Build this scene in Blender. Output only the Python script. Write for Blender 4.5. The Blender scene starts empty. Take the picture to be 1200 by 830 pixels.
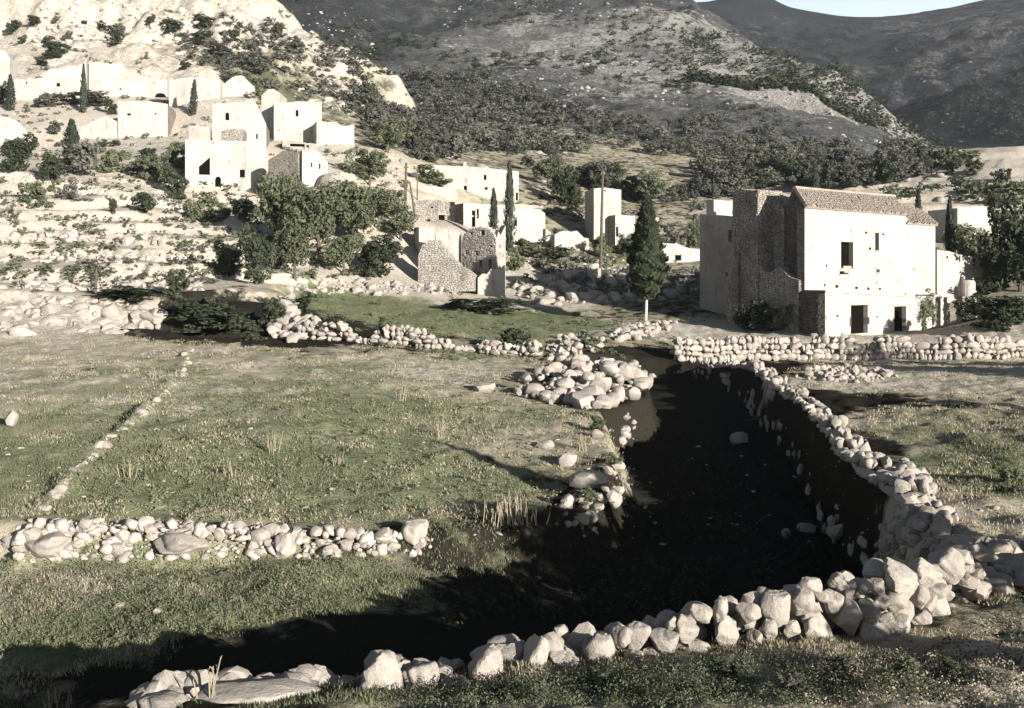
import bpy, math, random
import numpy as np
from mathutils import Vector, Matrix, Euler

# ------------------------------------------------------------------ camera, sky, sun, exposure
SC = bpy.context.scene
COL = SC.collection
F, CX, HY, Z0 = 1250.0, 600.0, 330.0, 8.0      # focal length (photo px), centre column, eye-level row, eye height

cam_d = bpy.data.cameras.new("camera")
cam = bpy.data.objects.new("camera", cam_d)
COL.objects.link(cam)
cam.location = (0, 0, Z0)
cam.rotation_euler = (math.radians(90), 0, 0)
cam_d.sensor_width = 36
cam_d.lens = F / 1200 * 36
cam_d.shift_y = -(415 - HY) / 1200
cam_d.clip_start = 0.3
cam_d.clip_end = 6000
SC.camera = cam

SUN_AZ = math.atan2(-0.78, 0.62)               # direction towards the sun: right and behind the camera
SUN_EL = math.radians(12.5)
S = Vector((math.cos(SUN_AZ) * math.cos(SUN_EL), math.sin(SUN_AZ) * math.cos(SUN_EL), math.sin(SUN_EL)))
world = bpy.data.worlds.new("World")
SC.world = world
world.use_nodes = True
nt = world.node_tree
sky = nt.nodes.new("ShaderNodeTexSky")
sky.sky_type = 'NISHITA'
sky.sun_disc = False
sky.sun_elevation = SUN_EL
sky.sun_rotation = math.pi / 2 - SUN_AZ        # Blender measures it clockwise from +Y
sky.air_density = 0.4
sky.dust_density = 1.0
bg = nt.nodes["Background"]
bg.inputs[1].default_value = 0.05
# pale haze low on the horizon, the same all the way round
tcw = nt.nodes.new("ShaderNodeTexCoord"); sxyz = nt.nodes.new("ShaderNodeSeparateXYZ"); nt.links.new(tcw.outputs["Generated"], sxyz.inputs[0])
hzr = nt.nodes.new("ShaderNodeMapRange"); hzr.interpolation_type = 'SMOOTHSTEP'
for i_, v_ in ((1, 0.2), (2, 0.42), (3, 0.85), (4, 0.0)): hzr.inputs[i_].default_value = v_
nt.links.new(sxyz.outputs[2], hzr.inputs[0])
hzm = nt.nodes.new("ShaderNodeMix"); hzm.data_type = 'RGBA'
nt.links.new(hzr.outputs[0], hzm.inputs[0]); nt.links.new(sky.outputs[0], hzm.inputs[6]); hzm.inputs[7].default_value = (7.6, 8.8, 9.6, 1)
nt.links.new(hzm.outputs[2], bg.inputs[0])
sun_d = bpy.data.lights.new("sun", 'SUN')
sun_d.energy = 5.0
sun_d.angle = math.radians(0.5)
sun_d.color = (1.0, 0.95, 0.885)
sun = bpy.data.objects.new("sun", sun_d)
COL.objects.link(sun)
sun.location = S * 200
sun.rotation_euler = (-S).to_track_quat('-Z', 'Y').to_euler()
SC.view_settings.view_transform = 'Standard'
SC.view_settings.look = 'None'
SC.view_settings.exposure = 1.42
SC.view_settings.gamma = 1.0
SC.render.engine = 'CYCLES'
SC.cycles.max_bounces = 3
SC.cycles.diffuse_bounces = 2

rnd = random.Random(7)
rng = np.random.default_rng(7)

# ------------------------------------------------------------------ helpers: objects
def P(px, py, D):
    return Vector(((px - CX) / F * D, D, Z0 - (py - HY) / F * D))

def tag(o, label=None, cat=None, group=None, kind=None):
    if label: o['label'] = label
    if cat: o['category'] = cat
    if group: o['group'] = group
    if kind: o['kind'] = kind
    return o

def empty(name, loc, label=None, cat=None, group=None, rz=0.0):
    o = bpy.data.objects.new(name, None)
    COL.objects.link(o)
    o.location = loc
    o.rotation_euler = (0, 0, rz)
    o.empty_display_size = 0.2
    return tag(o, label, cat, group)

def link(name, me, parent=None, loc=(0, 0, 0), rot=(0, 0, 0), scale=(1, 1, 1)):
    o = bpy.data.objects.new(name, me)
    COL.objects.link(o)
    o.parent = parent
    o.location = loc
    o.rotation_euler = rot
    o.scale = scale
    return o

def np_mesh(name, V, Fq, mat, smooth=False, attr=None):
    """mesh from numpy arrays; Fq is (n,3) or (n,4)"""
    me = bpy.data.meshes.new(name)
    V = np.asarray(V, np.float32); Fq = np.asarray(Fq, np.int32)
    k = Fq.shape[1]
    me.vertices.add(len(V)); me.vertices.foreach_set("co", V.ravel())
    me.loops.add(Fq.size); me.loops.foreach_set("vertex_index", Fq.ravel())
    me.polygons.add(len(Fq))
    me.polygons.foreach_set("loop_start", np.arange(0, Fq.size, k, dtype=np.int32))
    if smooth:
        me.polygons.foreach_set("use_smooth", np.ones(len(Fq), bool))
    if attr is not None:
        a = me.color_attributes.new("cover", 'FLOAT_COLOR', 'POINT')
        a.data.foreach_set("color", np.asarray(attr, np.float32).ravel())
    me.update(calc_edges=True)
    me.materials.append(mat)
    return me

class MB:
    """collects polygons of one part"""
    def __init__(s): s.v = []; s.f = []
    def poly(s, pts):
        n = len(s.v); s.v += [tuple(p) for p in pts]; s.f.append(tuple(range(n, n + len(pts))))
    def box8(s, c):   # 8 corners: 4 bottom (ccw from above), 4 top
        n = len(s.v); s.v += [tuple(p) for p in c]
        for q in ((3, 2, 1, 0), (4, 5, 6, 7), (0, 1, 5, 4), (1, 2, 6, 5), (2, 3, 7, 6), (3, 0, 4, 7)):
            s.f.append(tuple(n + i for i in q))
    def box(s, o, dx, dy, dz, ax=Vector((1, 0, 0)), ay=Vector((0, 1, 0))):
        o = Vector(o); az = Vector((0, 0, 1))
        b = [o, o + ax * dx, o + ax * dx + ay * dy, o + ay * dy]
        s.box8(b + [p + az * dz for p in b])
    def tube(s, pts, rad, n=8):
        rings = []
        for i, p in enumerate(pts):
            p = Vector(p)
            d = (Vector(pts[min(i + 1, len(pts) - 1)]) - Vector(pts[max(i - 1, 0)])).normalized()
            a = d.orthogonal().normalized(); b = d.cross(a)
            k = len(s.v)
            for j in range(n):
                t = 2 * math.pi * j / n
                s.v.append(tuple(p + (a * math.cos(t) + b * math.sin(t)) * rad[i]))
            rings.append(k)
        for i in range(len(rings) - 1):
            for j in range(n):
                s.f.append((rings[i] + j, rings[i] + (j + 1) % n, rings[i + 1] + (j + 1) % n, rings[i + 1] + j))
        s.f.append(tuple(rings[0] + j for j in reversed(range(n))))
        s.f.append(tuple(rings[-1] + j for j in range(n)))
    def mesh(s, name, mat, org=(0, 0, 0), smooth=False):
        me = bpy.data.meshes.new(name)
        o = Vector(org)
        me.from_pydata([tuple(Vector(p) - o) for p in s.v], [], s.f)
        if smooth:
            for p in me.polygons: p.use_smooth = True
        me.materials.append(mat)
        return me
    def build(s, name, mat, parent=None, org=(0, 0, 0), smooth=False):
        return link(name, s.mesh(name, mat, org, smooth), parent)

# ------------------------------------------------------------------ helpers: numpy noise
def _hash(ix, iy, seed):
    h = (ix.astype(np.int64) * 374761393 + iy.astype(np.int64) * 668265263 + seed * 974634777) & 0xFFFFFFFF
    h = ((h ^ (h >> 13)) * 1274126177) & 0xFFFFFFFF
    return ((h ^ (h >> 16)) & 0xFFFF) / 65535.0

def vnoise(x, y, seed=0):
    ix = np.floor(x); iy = np.floor(y)
    fx = x - ix; fy = y - iy
    fx = fx * fx * fx * (fx * (fx * 6 - 15) + 10); fy = fy * fy * fy * (fy * (fy * 6 - 15) + 10)
    ix = ix.astype(np.int64); iy = iy.astype(np.int64)
    a = _hash(ix, iy, seed); b = _hash(ix + 1, iy, seed); c = _hash(ix, iy + 1, seed); d = _hash(ix + 1, iy + 1, seed)
    return (a * (1 - fx) + b * fx) * (1 - fy) + (c * (1 - fx) + d * fx) * fy - 0.5

def fbm(x, y, oct=4, seed=0):
    r = 0; a = 1.0; t = 0
    for k in range(oct):
        c, s_ = math.cos(0.5 + k), math.sin(0.5 + k)
        r = r + a * vnoise((x * c - y * s_) * 2 ** k, (x * s_ + y * c) * 2 ** k, seed + k * 17)
        t += a; a *= 0.5
    return r / t * 2

def sstep(a, b, x):
    t = np.clip((x - a) / (b - a), 0, 1)
    return t * t * (3 - 2 * t)

# ------------------------------------------------------------------ materials
def nmat(name):
    m = bpy.data.materials.new(name); m.use_nodes = True
    n = m.node_tree.nodes; l = m.node_tree.links
    b = n["Principled BSDF"]
    b.inputs["Roughness"].default_value = 0.9
    b.inputs["Specular IOR Level"].default_value = 0.15
    return m, n, l, b

def mapr(n, l, src, a, b, c=0.0, d=1.0):
    r = n.new("ShaderNodeMapRange"); r.interpolation_type = 'SMOOTHSTEP'
    r.inputs[1].default_value = a; r.inputs[2].default_value = b
    r.inputs[3].default_value = c; r.inputs[4].default_value = d
    l.new(src, r.inputs[0]); return r.outputs[0]

def mix(n, l, fac, a, b, mode='MIX'):
    x = n.new("ShaderNodeMix"); x.data_type = 'RGBA'; x.blend_type = mode
    for v, i in ((fac, 0), (a, 6), (b, 7)):
        if isinstance(v, (int, float)): x.inputs[i].default_value = v
        elif isinstance(v, tuple): x.inputs[i].default_value = (*v, 1)
        else: l.new(v, x.inputs[i])
    return x.outputs[2]

def noise_n(n, l, vec, scale, det=4.0, rough=0.55):
    t = n.new("ShaderNodeTexNoise"); t.inputs["Scale"].default_value = scale
    t.inputs["Detail"].default_value = det; t.inputs["Roughness"].default_value = rough
    if vec is not None: l.new(vec, t.inputs["Vector"])
    return t.outputs["Fac"]

def math_n(n, l, op, a, b):
    x = n.new("ShaderNodeMath"); x.operation = op
    for v, i in ((a, 0), (b, 1)):
        if isinstance(v, (int, float)): x.inputs[i].default_value = v
        else: l.new(v, x.inputs[i])
    return x.outputs[0]

def bump(n, l, b, h, dist, strength=1.0):
    x = n.new("ShaderNodeBump"); x.inputs["Distance"].default_value = dist; x.inputs["Strength"].default_value = strength
    l.new(h, x.inputs["Height"]); l.new(x.outputs[0], b.inputs["Normal"])

def ground_mat(name, k, dry, green, pale, dark, relief):
    """k = size of the patches in metres; the cover attribute says how green / how stony / how bushy or darkened for shade the land is"""
    m, n, l, b = nmat(name)
    b.inputs["Specular IOR Level"].default_value = 0.0; b.inputs["Roughness"].default_value = 1.0
    pos = n.new("ShaderNodeNewGeometry").outputs["Position"]
    at = n.new("ShaderNodeAttribute"); at.attribute_name = "cover"
    sp = n.new("ShaderNodeSeparateColor"); l.new(at.outputs["Color"], sp.inputs[0])
    n1 = noise_n(n, l, pos, 1.0 / k, 5, 0.6); n2 = noise_n(n, l, pos, 4.3 / k, 5, 0.65); n3 = noise_n(n, l, pos, 21.0 / k, 4, 0.7)
    mixd = math_n(n, l, 'ADD', math_n(n, l, 'MULTIPLY', n1, 0.45), math_n(n, l, 'ADD', math_n(n, l, 'MULTIPLY', n2, 0.33), math_n(n, l, 'MULTIPLY', n3, 0.22)))
    mixe = math_n(n, l, 'ADD', math_n(n, l, 'MULTIPLY', noise_n(n, l, pos, 2.1 / k, 6, 0.7), 0.6), math_n(n, l, 'MULTIPLY', n3, 0.4))
    def mask(src, at_out, soft):
        v = math_n(n, l, 'ADD', math_n(n, l, 'SUBTRACT', src, 0.5), math_n(n, l, 'MULTIPLY', math_n(n, l, 'SUBTRACT', at_out, 0.5), 0.5))
        return mapr(n, l, v, -soft, soft)
    dryc = mix(n, l, mapr(n, l, n2, 0.3, 0.7), tuple(c * 0.75 for c in dry), tuple(c * 1.2 for c in dry))
    grn = mix(n, l, mapr(n, l, n3, 0.3, 0.7), tuple(c * 0.65 for c in green), tuple(c * 1.3 for c in green))
    c = mix(n, l, mask(mixd, sp.outputs[0], 0.12), dryc, grn)
    palec = mix(n, l, mapr(n, l, n3, 0.3, 0.75), tuple(c_ * 0.7 for c_ in pale), tuple(c_ * 1.1 for c_ in pale))
    c = mix(n, l, mask(mixe, sp.outputs[1], 0.08), c, palec)
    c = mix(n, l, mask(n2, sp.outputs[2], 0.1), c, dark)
    l.new(c, b.inputs["Base Color"])
    hgt = math_n(n, l, 'ADD', n3, math_n(n, l, 'MULTIPLY', noise_n(n, l, pos, 80.0 / k, 3, 0.7), 0.5))
    bump(n, l, b, hgt, relief, 0.9)
    return m

def rock_mat(name, a, c, stain, sc=3.0, bd=0.03, seed=0.0):
    m, n, l, b = nmat(name)
    tc = n.new("ShaderNodeTexCoord").outputs["Object"]
    oi = n.new("ShaderNodeObjectInfo")
    ad = n.new("ShaderNodeVectorMath"); ad.operation = 'ADD'
    l.new(tc, ad.inputs[0])
    cx = n.new("ShaderNodeCombineXYZ")
    for i in range(3): l.new(math_n(n, l, 'MULTIPLY', oi.outputs["Random"], 13.0 + i * 7), cx.inputs[i])
    l.new(cx.outputs[0], ad.inputs[1]); v = ad.outputs[0]
    n1 = noise_n(n, l, v, sc, 5, 0.6); n2 = noise_n(n, l, v, sc * 5, 5, 0.65)
    col = mix(n, l, mapr(n, l, n1, 0.3, 0.7), a, c)
    col = mix(n, l, mapr(n, l, n2, 0.5, 0.75), col, stain)
    col = mix(n, l, mapr(n, l, oi.outputs["Random"], 0.0, 1.0, 0.0, 0.35), col, tuple(x * 0.6 for x in a))
    l.new(col, b.inputs["Base Color"])
    bump(n, l, b, math_n(n, l, 'ADD', n1, math_n(n, l, 'MULTIPLY', n2, 0.6)), bd, 0.8)
    return m

def plaster_mat(name, a, c, sc=0.6, stain=None, bd=0.02):
    m, n, l, b = nmat(name)
    pos = n.new("ShaderNodeNewGeometry").outputs["Position"]
    n1 = noise_n(n, l, pos, sc, 6, 0.65); n2 = noise_n(n, l, pos, sc * 9, 4, 0.6)
    mp = n.new("ShaderNodeMapping"); mp.inputs["Scale"].default_value = (1.6, 1.6, 0.18); l.new(pos, mp.inputs[0])
    n3 = noise_n(n, l, mp.outputs[0], 1.2, 4, 0.6)
    col = mix(n, l, mapr(n, l, n1, 0.35, 0.7), a, c)
    if stain:
        col = mix(n, l, math_n(n, l, 'MULTIPLY', mapr(n, l, n3, 0.52, 0.75), mapr(n, l, n2, 0.3, 0.7)), col, stain)
    # flaked and pocked places where the render has fallen off the stone
    n4 = noise_n(n, l, pos, sc * 2.6, 6, 0.75); n5 = noise_n(n, l, pos, sc * 14, 3, 0.7)
    pk = math_n(n, l, 'MAXIMUM', mapr(n, l, n4, 0.60, 0.66), mapr(n, l, n5, 0.69, 0.73))
    col = mix(n, l, math_n(n, l, 'MULTIPLY', pk, 0.75), col, stain or tuple(x * .5 for x in a))
    l.new(col, b.inputs["Base Color"])
    bump(n, l, b, math_n(n, l, 'SUBTRACT', math_n(n, l, 'ADD', n1, n2), pk), bd, 0.7)
    return m

def masonry_mat(name, a, c, mortar, sc=3.8, bd=0.05):
    m, n, l, b = nmat(name)
    pos = n.new("ShaderNodeNewGeometry").outputs["Position"]
    wob = n.new("ShaderNodeTexNoise"); wob.inputs["Scale"].default_value = 1.5; l.new(pos, wob.inputs["Vector"])
    wm = n.new("ShaderNodeVectorMath"); wm.operation = 'MULTIPLY_ADD'
    l.new(wob.outputs["Color"], wm.inputs[0]); wm.inputs[1].default_value = (.25, .25, .12); l.new(pos, wm.inputs[2])
    mp = n.new("ShaderNodeMapping"); mp.inputs["Scale"].default_value = (1, 1, 1.75); l.new(wm.outputs[0], mp.inputs[0])
    v1 = n.new("ShaderNodeTexVoronoi"); v1.inputs["Scale"].default_value = sc; v1.inputs["Randomness"].default_value = .8; l.new(mp.outputs[0], v1.inputs["Vector"])
    v2 = n.new("ShaderNodeTexVoronoi"); v2.feature = 'DISTANCE_TO_EDGE'; v2.inputs["Scale"].default_value = sc; v2.inputs["Randomness"].default_value = .8; l.new(mp.outputs[0], v2.inputs["Vector"])
    sp = n.new("ShaderNodeSeparateColor"); l.new(v1.outputs["Color"], sp.inputs[0])
    n1 = noise_n(n, l, pos, .5, 5, .65)
    col = mix(n, l, sp.outputs[0], a, c)
    col = mix(n, l, mapr(n, l, n1, .45, .7, 0, .7), col, tuple(x * .5 for x in c))
    col = mix(n, l, mapr(n, l, v2.outputs["Distance"], .02, .09, 1, 0), col, mortar)
    l.new(col, b.inputs["Base Color"])
    bump(n, l, b, math_n(n, l, 'ADD', mapr(n, l, v2.outputs["Distance"], 0, .16), math_n(n, l, 'MULTIPLY', noise_n(n, l, pos, 6, 4, .6), .4)), bd, 1.0)
    return m

def leaf_mat(name, a, c, trans=0.25):
    m, n, l, b = nmat(name)
    oi = n.new("ShaderNodeObjectInfo")
    pos = n.new("ShaderNodeNewGeometry").outputs["Position"]
    col = mix(n, l, mapr(n, l, noise_n(n, l, pos, 0.9, 3, 0.6), 0.3, 0.7), a, c)
    col = mix(n, l, math_n(n, l, 'MULTIPLY', oi.outputs["Random"], 0.55), col, tuple(x * 0.55 for x in a))
    l.new(col, b.inputs["Base Color"])
    b.inputs["Roughness"].default_value = 0.75
    tr = n.new("ShaderNodeBsdfTranslucent"); l.new(col, tr.inputs[0])
    ms = n.new("ShaderNodeMixShader"); ms.inputs[0].default_value = trans
    l.new(b.outputs[0], ms.inputs[1]); l.new(tr.outputs[0], ms.inputs[2])
    l.new(ms.outputs[0], n["Material Output"].inputs[0])
    return m

def flat_mat(name, a, c=None, sc=8.0):
    m, n, l, b = nmat(name)
    pos = n.new("ShaderNodeNewGeometry").outputs["Position"]
    l.new(mix(n, l, mapr(n, l, noise_n(n, l, pos, sc, 4, 0.6), 0.3, 0.7), a, c or tuple(x * 0.7 for x in a)), b.inputs["Base Color"])
    return m

DRY = (0.33, 0.285, 0.215); GREEN = (0.135, 0.148, 0.082); PALE = (0.42, 0.375, 0.31); DARK = (0.022, 0.020, 0.015)  # DARK also carries the shade of the sunken hollow, painted into its soil
M = {
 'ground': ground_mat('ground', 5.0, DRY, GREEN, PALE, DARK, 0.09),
 'rockhill': ground_mat('rocky_hillside', 26.0, (0.40, 0.34, 0.26), (0.11, 0.115, 0.065), (0.48, 0.43, 0.355), (0.075, 0.078, 0.055), 0.8),
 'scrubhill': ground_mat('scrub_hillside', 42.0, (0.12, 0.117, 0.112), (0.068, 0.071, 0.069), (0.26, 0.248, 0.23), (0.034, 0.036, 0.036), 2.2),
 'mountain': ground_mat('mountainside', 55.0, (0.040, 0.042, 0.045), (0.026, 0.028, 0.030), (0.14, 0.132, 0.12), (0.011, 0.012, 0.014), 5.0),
 'stone': rock_mat('limestone', (0.27, 0.24, 0.205), (0.35, 0.315, 0.27), (0.15, 0.13, 0.108), 2.4, 0.035),
 'stone_far': rock_mat('limestone_rubble', (0.30, 0.265, 0.225), (0.38, 0.345, 0.30), (0.16, 0.14, 0.118), 2.0, 0.03),
 'stone_grey': rock_mat('weathered_limestone', (0.24, 0.21, 0.175), (0.33, 0.29, 0.24), (0.14, 0.12, 0.10), 2.4, 0.03),
 'lime': plaster_mat('weathered_limewash', (0.33, 0.305, 0.268), (0.265, 0.243, 0.211), 0.4, (0.15, 0.13, 0.107)),
 'pale': plaster_mat('pale_plaster', (0.29, 0.262, 0.226), (0.22, 0.197, 0.168), 0.5, (0.125, 0.108, 0.09)),
 'masonry': masonry_mat('rubble_masonry', (0.36, 0.32, 0.27), (0.22, 0.195, 0.165), (0.085, 0.075, 0.063)),
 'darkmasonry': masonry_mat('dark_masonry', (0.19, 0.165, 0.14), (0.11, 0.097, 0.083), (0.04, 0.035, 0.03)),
 'hillrock': rock_mat('grey_hill_rock', (0.22, 0.205, 0.18), (0.30, 0.28, 0.25), (0.12, 0.11, 0.10), .8, .1),
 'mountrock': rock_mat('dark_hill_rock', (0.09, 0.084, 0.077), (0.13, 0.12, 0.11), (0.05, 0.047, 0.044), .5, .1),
 'scrub2': leaf_mat('dark_scrub_leaves', (0.062, 0.066, 0.052), (0.10, 0.10, 0.082)),
 'greyplaster': plaster_mat('grey_plaster', (0.27, 0.245, 0.215), (0.19, 0.172, 0.15), 0.5, (0.11, 0.095, 0.08)),
 'paleruin': masonry_mat('pale_rubble_masonry', (0.40, 0.365, 0.315), (0.31, 0.28, 0.24), (0.235, 0.21, 0.178), 3.4),
 'tile': rock_mat('clay_tile', (0.24, 0.20, 0.165), (0.33, 0.285, 0.24), (0.11, 0.092, 0.078), 1.5, 0.02),
 'void': flat_mat('unlit_interior', (0.006, 0.005, 0.004)),  # near-black fill painted for the unlit inside behind openings
 'wood': flat_mat('weathered_wood', (0.10, 0.08, 0.06), (0.06, 0.05, 0.04), 5),
 'deadwood': flat_mat('bleached_wood', (0.42, 0.38, 0.32), (0.26, 0.23, 0.19), 6),
 'bark': flat_mat('bark', (0.10, 0.085, 0.065), (0.05, 0.042, 0.034), 5),
 'olive': leaf_mat('olive_leaves', (0.105, 0.12, 0.065), (0.15, 0.16, 0.10)),
 'scrub': leaf_mat('scrub_leaves', (0.10, 0.10, 0.08), (0.16, 0.155, 0.125)),
 'darkleaf': leaf_mat('dark_leaves', (0.035, 0.045, 0.024), (0.055, 0.062, 0.036), 0.1),
 'cypress': leaf_mat('cypress_leaves', (0.030, 0.037, 0.026), (0.045, 0.052, 0.036), 0.08),
 'grass': leaf_mat('grass_blades', (0.15, 0.165, 0.09), (0.20, 0.20, 0.125), 0.3),
 'drygrass': leaf_mat('dry_grass_blades', (0.34, 0.29, 0.20), (0.42, 0.36, 0.26), 0.3),
}
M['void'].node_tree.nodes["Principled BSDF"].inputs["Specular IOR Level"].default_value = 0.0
# ------------------------------------------------------------------ terrain: heights from surveyed points, on a fan of rows and columns
def px3(lst):      # (px, py, D) -> (x, y, dz below/above eye level)
    return [((a - CX) / F * d, d, -(b - HY) / F * d) for a, b, d in lst]

APEX = 15.0
class RBF:
    def __init__(s, pts, smooth=0.002):
        pts = np.array(pts, float)
        s.c = s.warp(pts[:, 0], pts[:, 1]); w = pts[:, 2] / s.rho(pts[:, 0], pts[:, 1])
        n = len(pts); d = np.sqrt(((s.c[:, None] - s.c[None]) ** 2).sum(-1) + 0.0009)
        A = np.zeros((n + 3, n + 3)); A[:n, :n] = -d - np.eye(n) * smooth
        A[:n, n] = 1; A[:n, n + 1:] = s.c; A[n, :n] = 1; A[n + 1:, :n] = s.c.T
        s.k = np.linalg.solve(A, np.concatenate([w, np.zeros(3)]))
    @staticmethod
    def rho(x, y): return np.hypot(x, y + APEX)
    @staticmethod
    def warp(x, y): return np.stack([np.arctan2(x, y + APEX), np.log(np.hypot(x, y + APEX))], -1)
    def __call__(s, x, y):
        q = s.warp(x, y).reshape(-1, 2); out = np.empty(len(q)); n = len(s.c)
        for i in range(0, len(q), 60000):
            b = q[i:i + 60000]
            d = np.sqrt((b[:, None, 0] - s.c[None, :, 0]) ** 2 + (b[:, None, 1] - s.c[None, :, 1]) ** 2 + 0.0009)
            out[i:i + 60000] = -d @ s.k[:n] + s.k[n] + b @ s.k[n + 1:]
        return out.reshape(np.shape(x)) * s.rho(x, y)

G = [(0, -10, -1.6), (-12, -8, -2), (14, -8, -2.0), (0, 0, -1.8), (-10, 0, -2.4), (10, 0, -2.6), (22, 0, -3), (-22, 0, -3.2), (0, 6, -3.4),
     (-10, 6, -3.8), (10, 6, -3.9), (25, 8, -4), (-9, 11.8, -4.9), (-5, 12.4, -4.95), (0, 13.4, -4.95), (5.5, 15.2, -5.0), (8, 17.3, -5.0), (14, 17, -4.9), (25, 20, -4.8),
     (10, 24, -4.9), (13, 27, -4.95), (15, 34, -4.65), (24, 34, -4.5), (17, 48, -4.6), (15.4, 55, -4.4), (24, 55, -4.4), (35, 55, -4.0), (11, 62, -4.8), (20, 66, -4.85), (33, 66, -4.6), (45, 60, -4),
     (14, 75, -3.9), (20.7, 75, -3.65), (27, 78, -3.75), (33, 84.5, -3.95), (37, 89, -3.9), (25, 95, -1.5), (15, 92, -1.5), (16, 86, -2.6),
     (-14, 24.2, -5.5), (-2, 24.2, -5.75), (-25, 24, -5.3), (-7, 30, -5.3), (2.5, 32, -5.6), (-14, 30, -5), (-7, 40, -4.6), (2, 45, -5.0), (-15, 42, -4.3), (-25, 40, -4.2), (4.5, 48, -5.0), (-9.3, 58, -3.7), (-25, 62, -3.0), (0, 58, -4.2),
     (-8.4, 66, -3.3), (0, 72, -3.45), (5.3, 74, -3.3), (-13.6, 85, -1.4), (-3.7, 92, -1.1), (3.5, 88, -2.5), (10.4, 72, -3.3), 
     (3.9, 98, -1.2), (12, 100, -.8), (9, 112, 1.3), (-4.7, 97, -.8), (-7.6, 118, 6.2), (-1, 122, 4.3), (3.9, 122, 4.2), (12.3, 128, 4.1), (18.6, 116, 1.9), (-4.3, 134, 9.8), (1, 140, 11), (-12.3, 118, 6.8)]
G += px3([(0, 345, 72), (150, 345, 74), (300, 352, 74), (100, 300, 88), (250, 310, 86), (430, 315, 95), (350, 290, 98), (100, 260, 100), (215, 246, 113), (250, 252, 113), (290, 250, 114), (30, 217, 112), (330, 235, 115), (430, 225, 122),
          (270, 172, 127), (370, 180, 133), (412, 180, 136), (415, 215, 114), (170, 172, 149), (60, 150, 150), (60, 125, 165), (230, 132, 158), (290, 118, 165), (-150, 330, 80), (-150, 220, 120), (-100, 100, 170),
          (1140, 378, 84), (1180, 375, 75), (1140, 348, 97), (1150, 255, 140), (1100, 212, 165), (1150, 185, 185), (950, 235, 150), (860, 230, 165), (700, 215, 165), (550, 185, 172), (1400, 330, 75), (1350, 200, 150),
          (600, 150, 230), (800, 172, 230), (1000, 182, 230), (450, 150, 205), (200, 60, 230), (0, 60, 230), (1200, 172, 230), (1500, 160, 230),
          (600, 190, 330), (1000, 200, 330), (100, 150, 330), (1400, 200, 330), (600, 250, 900), (-300, 250, 900), (1500, 250, 900)])
L = px3([(0, 110, 172), (100, 84, 180), (200, 92, 182), (300, 108, 186), (0, 20, 240), (100, 10, 240), (200, 26, 238), (300, 26, 246), (330, 30, 250), (365, 56, 254), (400, 61, 254), (438, 80, 252), (350, 75, 225), (300, 60, 222), (410, 112, 216), (415, 135, 200), (360, 100, 205),
         (-200, 0, 230), (-200, 150, 150), (0, -70, 320), (200, -70, 330), (290, -20, 290), (330, 60, 300), (400, 120, 300), (450, 190, 290), (520, 190, 250), (480, 180, 215), (0, 60, 500), (300, 160, 450), (600, 300, 300), (600, 300, 170), (450, 230, 160), (800, 330, 300), (0, 180, 140), (300, 180, 140), (600, 350, 120)])
Mh = px3([(420, 165, 225), (500, 160, 230), (700, 178, 230), (900, 185, 232), (1000, 190, 232), (430, 110, 290), (600, 92, 330), (700, 64, 380), (500, 42, 420), (600, -10, 500), (800, 58, 400), (850, 108, 330), (900, 95, 375), (818, 2, 520), (872, 34, 450), (892, 48, 425), (915, 70, 400), (952, 93, 370), (988, 125, 335), (1050, 168, 285),
          (950, 160, 560), (1060, 210, 420), (860, 100, 680), (1100, 230, 300), (700, -80, 620), (500, -80, 560), (350, -30, 470), (390, 40, 390), (370, 100, 310), (300, 150, 250), (200, 0, 420), (200, 120, 600), (600, 0, 800), (1300, 300, 300), (1300, 300, 700), (500, 260, 140), (900, 260, 140), (100, 250, 200)])
R = px3([(820, 6, 1100), (850, -3, 1100), (880, -5, 1100), (925, 3, 1100), (970, 15, 1100), (1030, 23, 1100), (1090, 17, 1100), (1150, 3, 1100), (1200, -8, 1100), (1300, -40, 1100), (700, -20, 1100), (500, 0, 1100), (1500, -60, 1100), (300, 40, 1100),
         (1000, 165, 430), (1100, 172, 430), (1200, 182, 430), (1300, 180, 430), (1000, 100, 720), (1100, 92, 720), (1200, 85, 700), (1300, 70, 700), (800, 80, 800), (500, 120, 800), (1050, 150, 520), (1200, 150, 520), (900, 60, 1550), (1200, 60, 1550), (500, 90, 1550), (1500, 40, 1550), (600, 240, 350), (1300, 250, 300), (900, 250, 300)])

# the sunken field: outline on the plan, floor level
SUNK = [(-60, 3), (-30, 6), (-9, 9.3), (-6.2, 11.2), (-4.6, 13.2), (0, 14.35), (5.5, 16.1), (7.7, 18.2), (8.0, 21.6), (8.75, 25.8), (9.2, 30), (10.0, 34.5), (11.2, 42), (11.9, 54), (10.6, 61), (7, 62.5), (3.2, 61), (4.2, 55), (6.6, 50.5), (6.2, 46.5), (3.9, 43), (3.6, 34), (2.6, 28), (0.5, 25.2), (-1.6, 24.4), (-7, 23.9), (-14, 23.7), (-60, 26)]
def sdist(x, y, poly):
    p = np.array(poly); d = np.full(np.shape(x), 1e9); ins = np.zeros(np.shape(x), bool)
    for i in range(len(p)):
        a, b = p[i], p[(i + 1) % len(p)]
        e = b - a; t = np.clip(((x - a[0]) * e[0] + (y - a[1]) * e[1]) / (e @ e), 0, 1)
        d = np.minimum(d, np.hypot(x - a[0] - t * e[0], y - a[1] - t * e[1]))
        c = (a[1] > y) != (b[1] > y)
        with np.errstate(divide='ignore', invalid='ignore'):
            ins ^= c & (x < a[0] + (y - a[1]) / (b[1] - a[1] + 1e-12) * e[0])
    return np.where(ins, -d, d)

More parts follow.
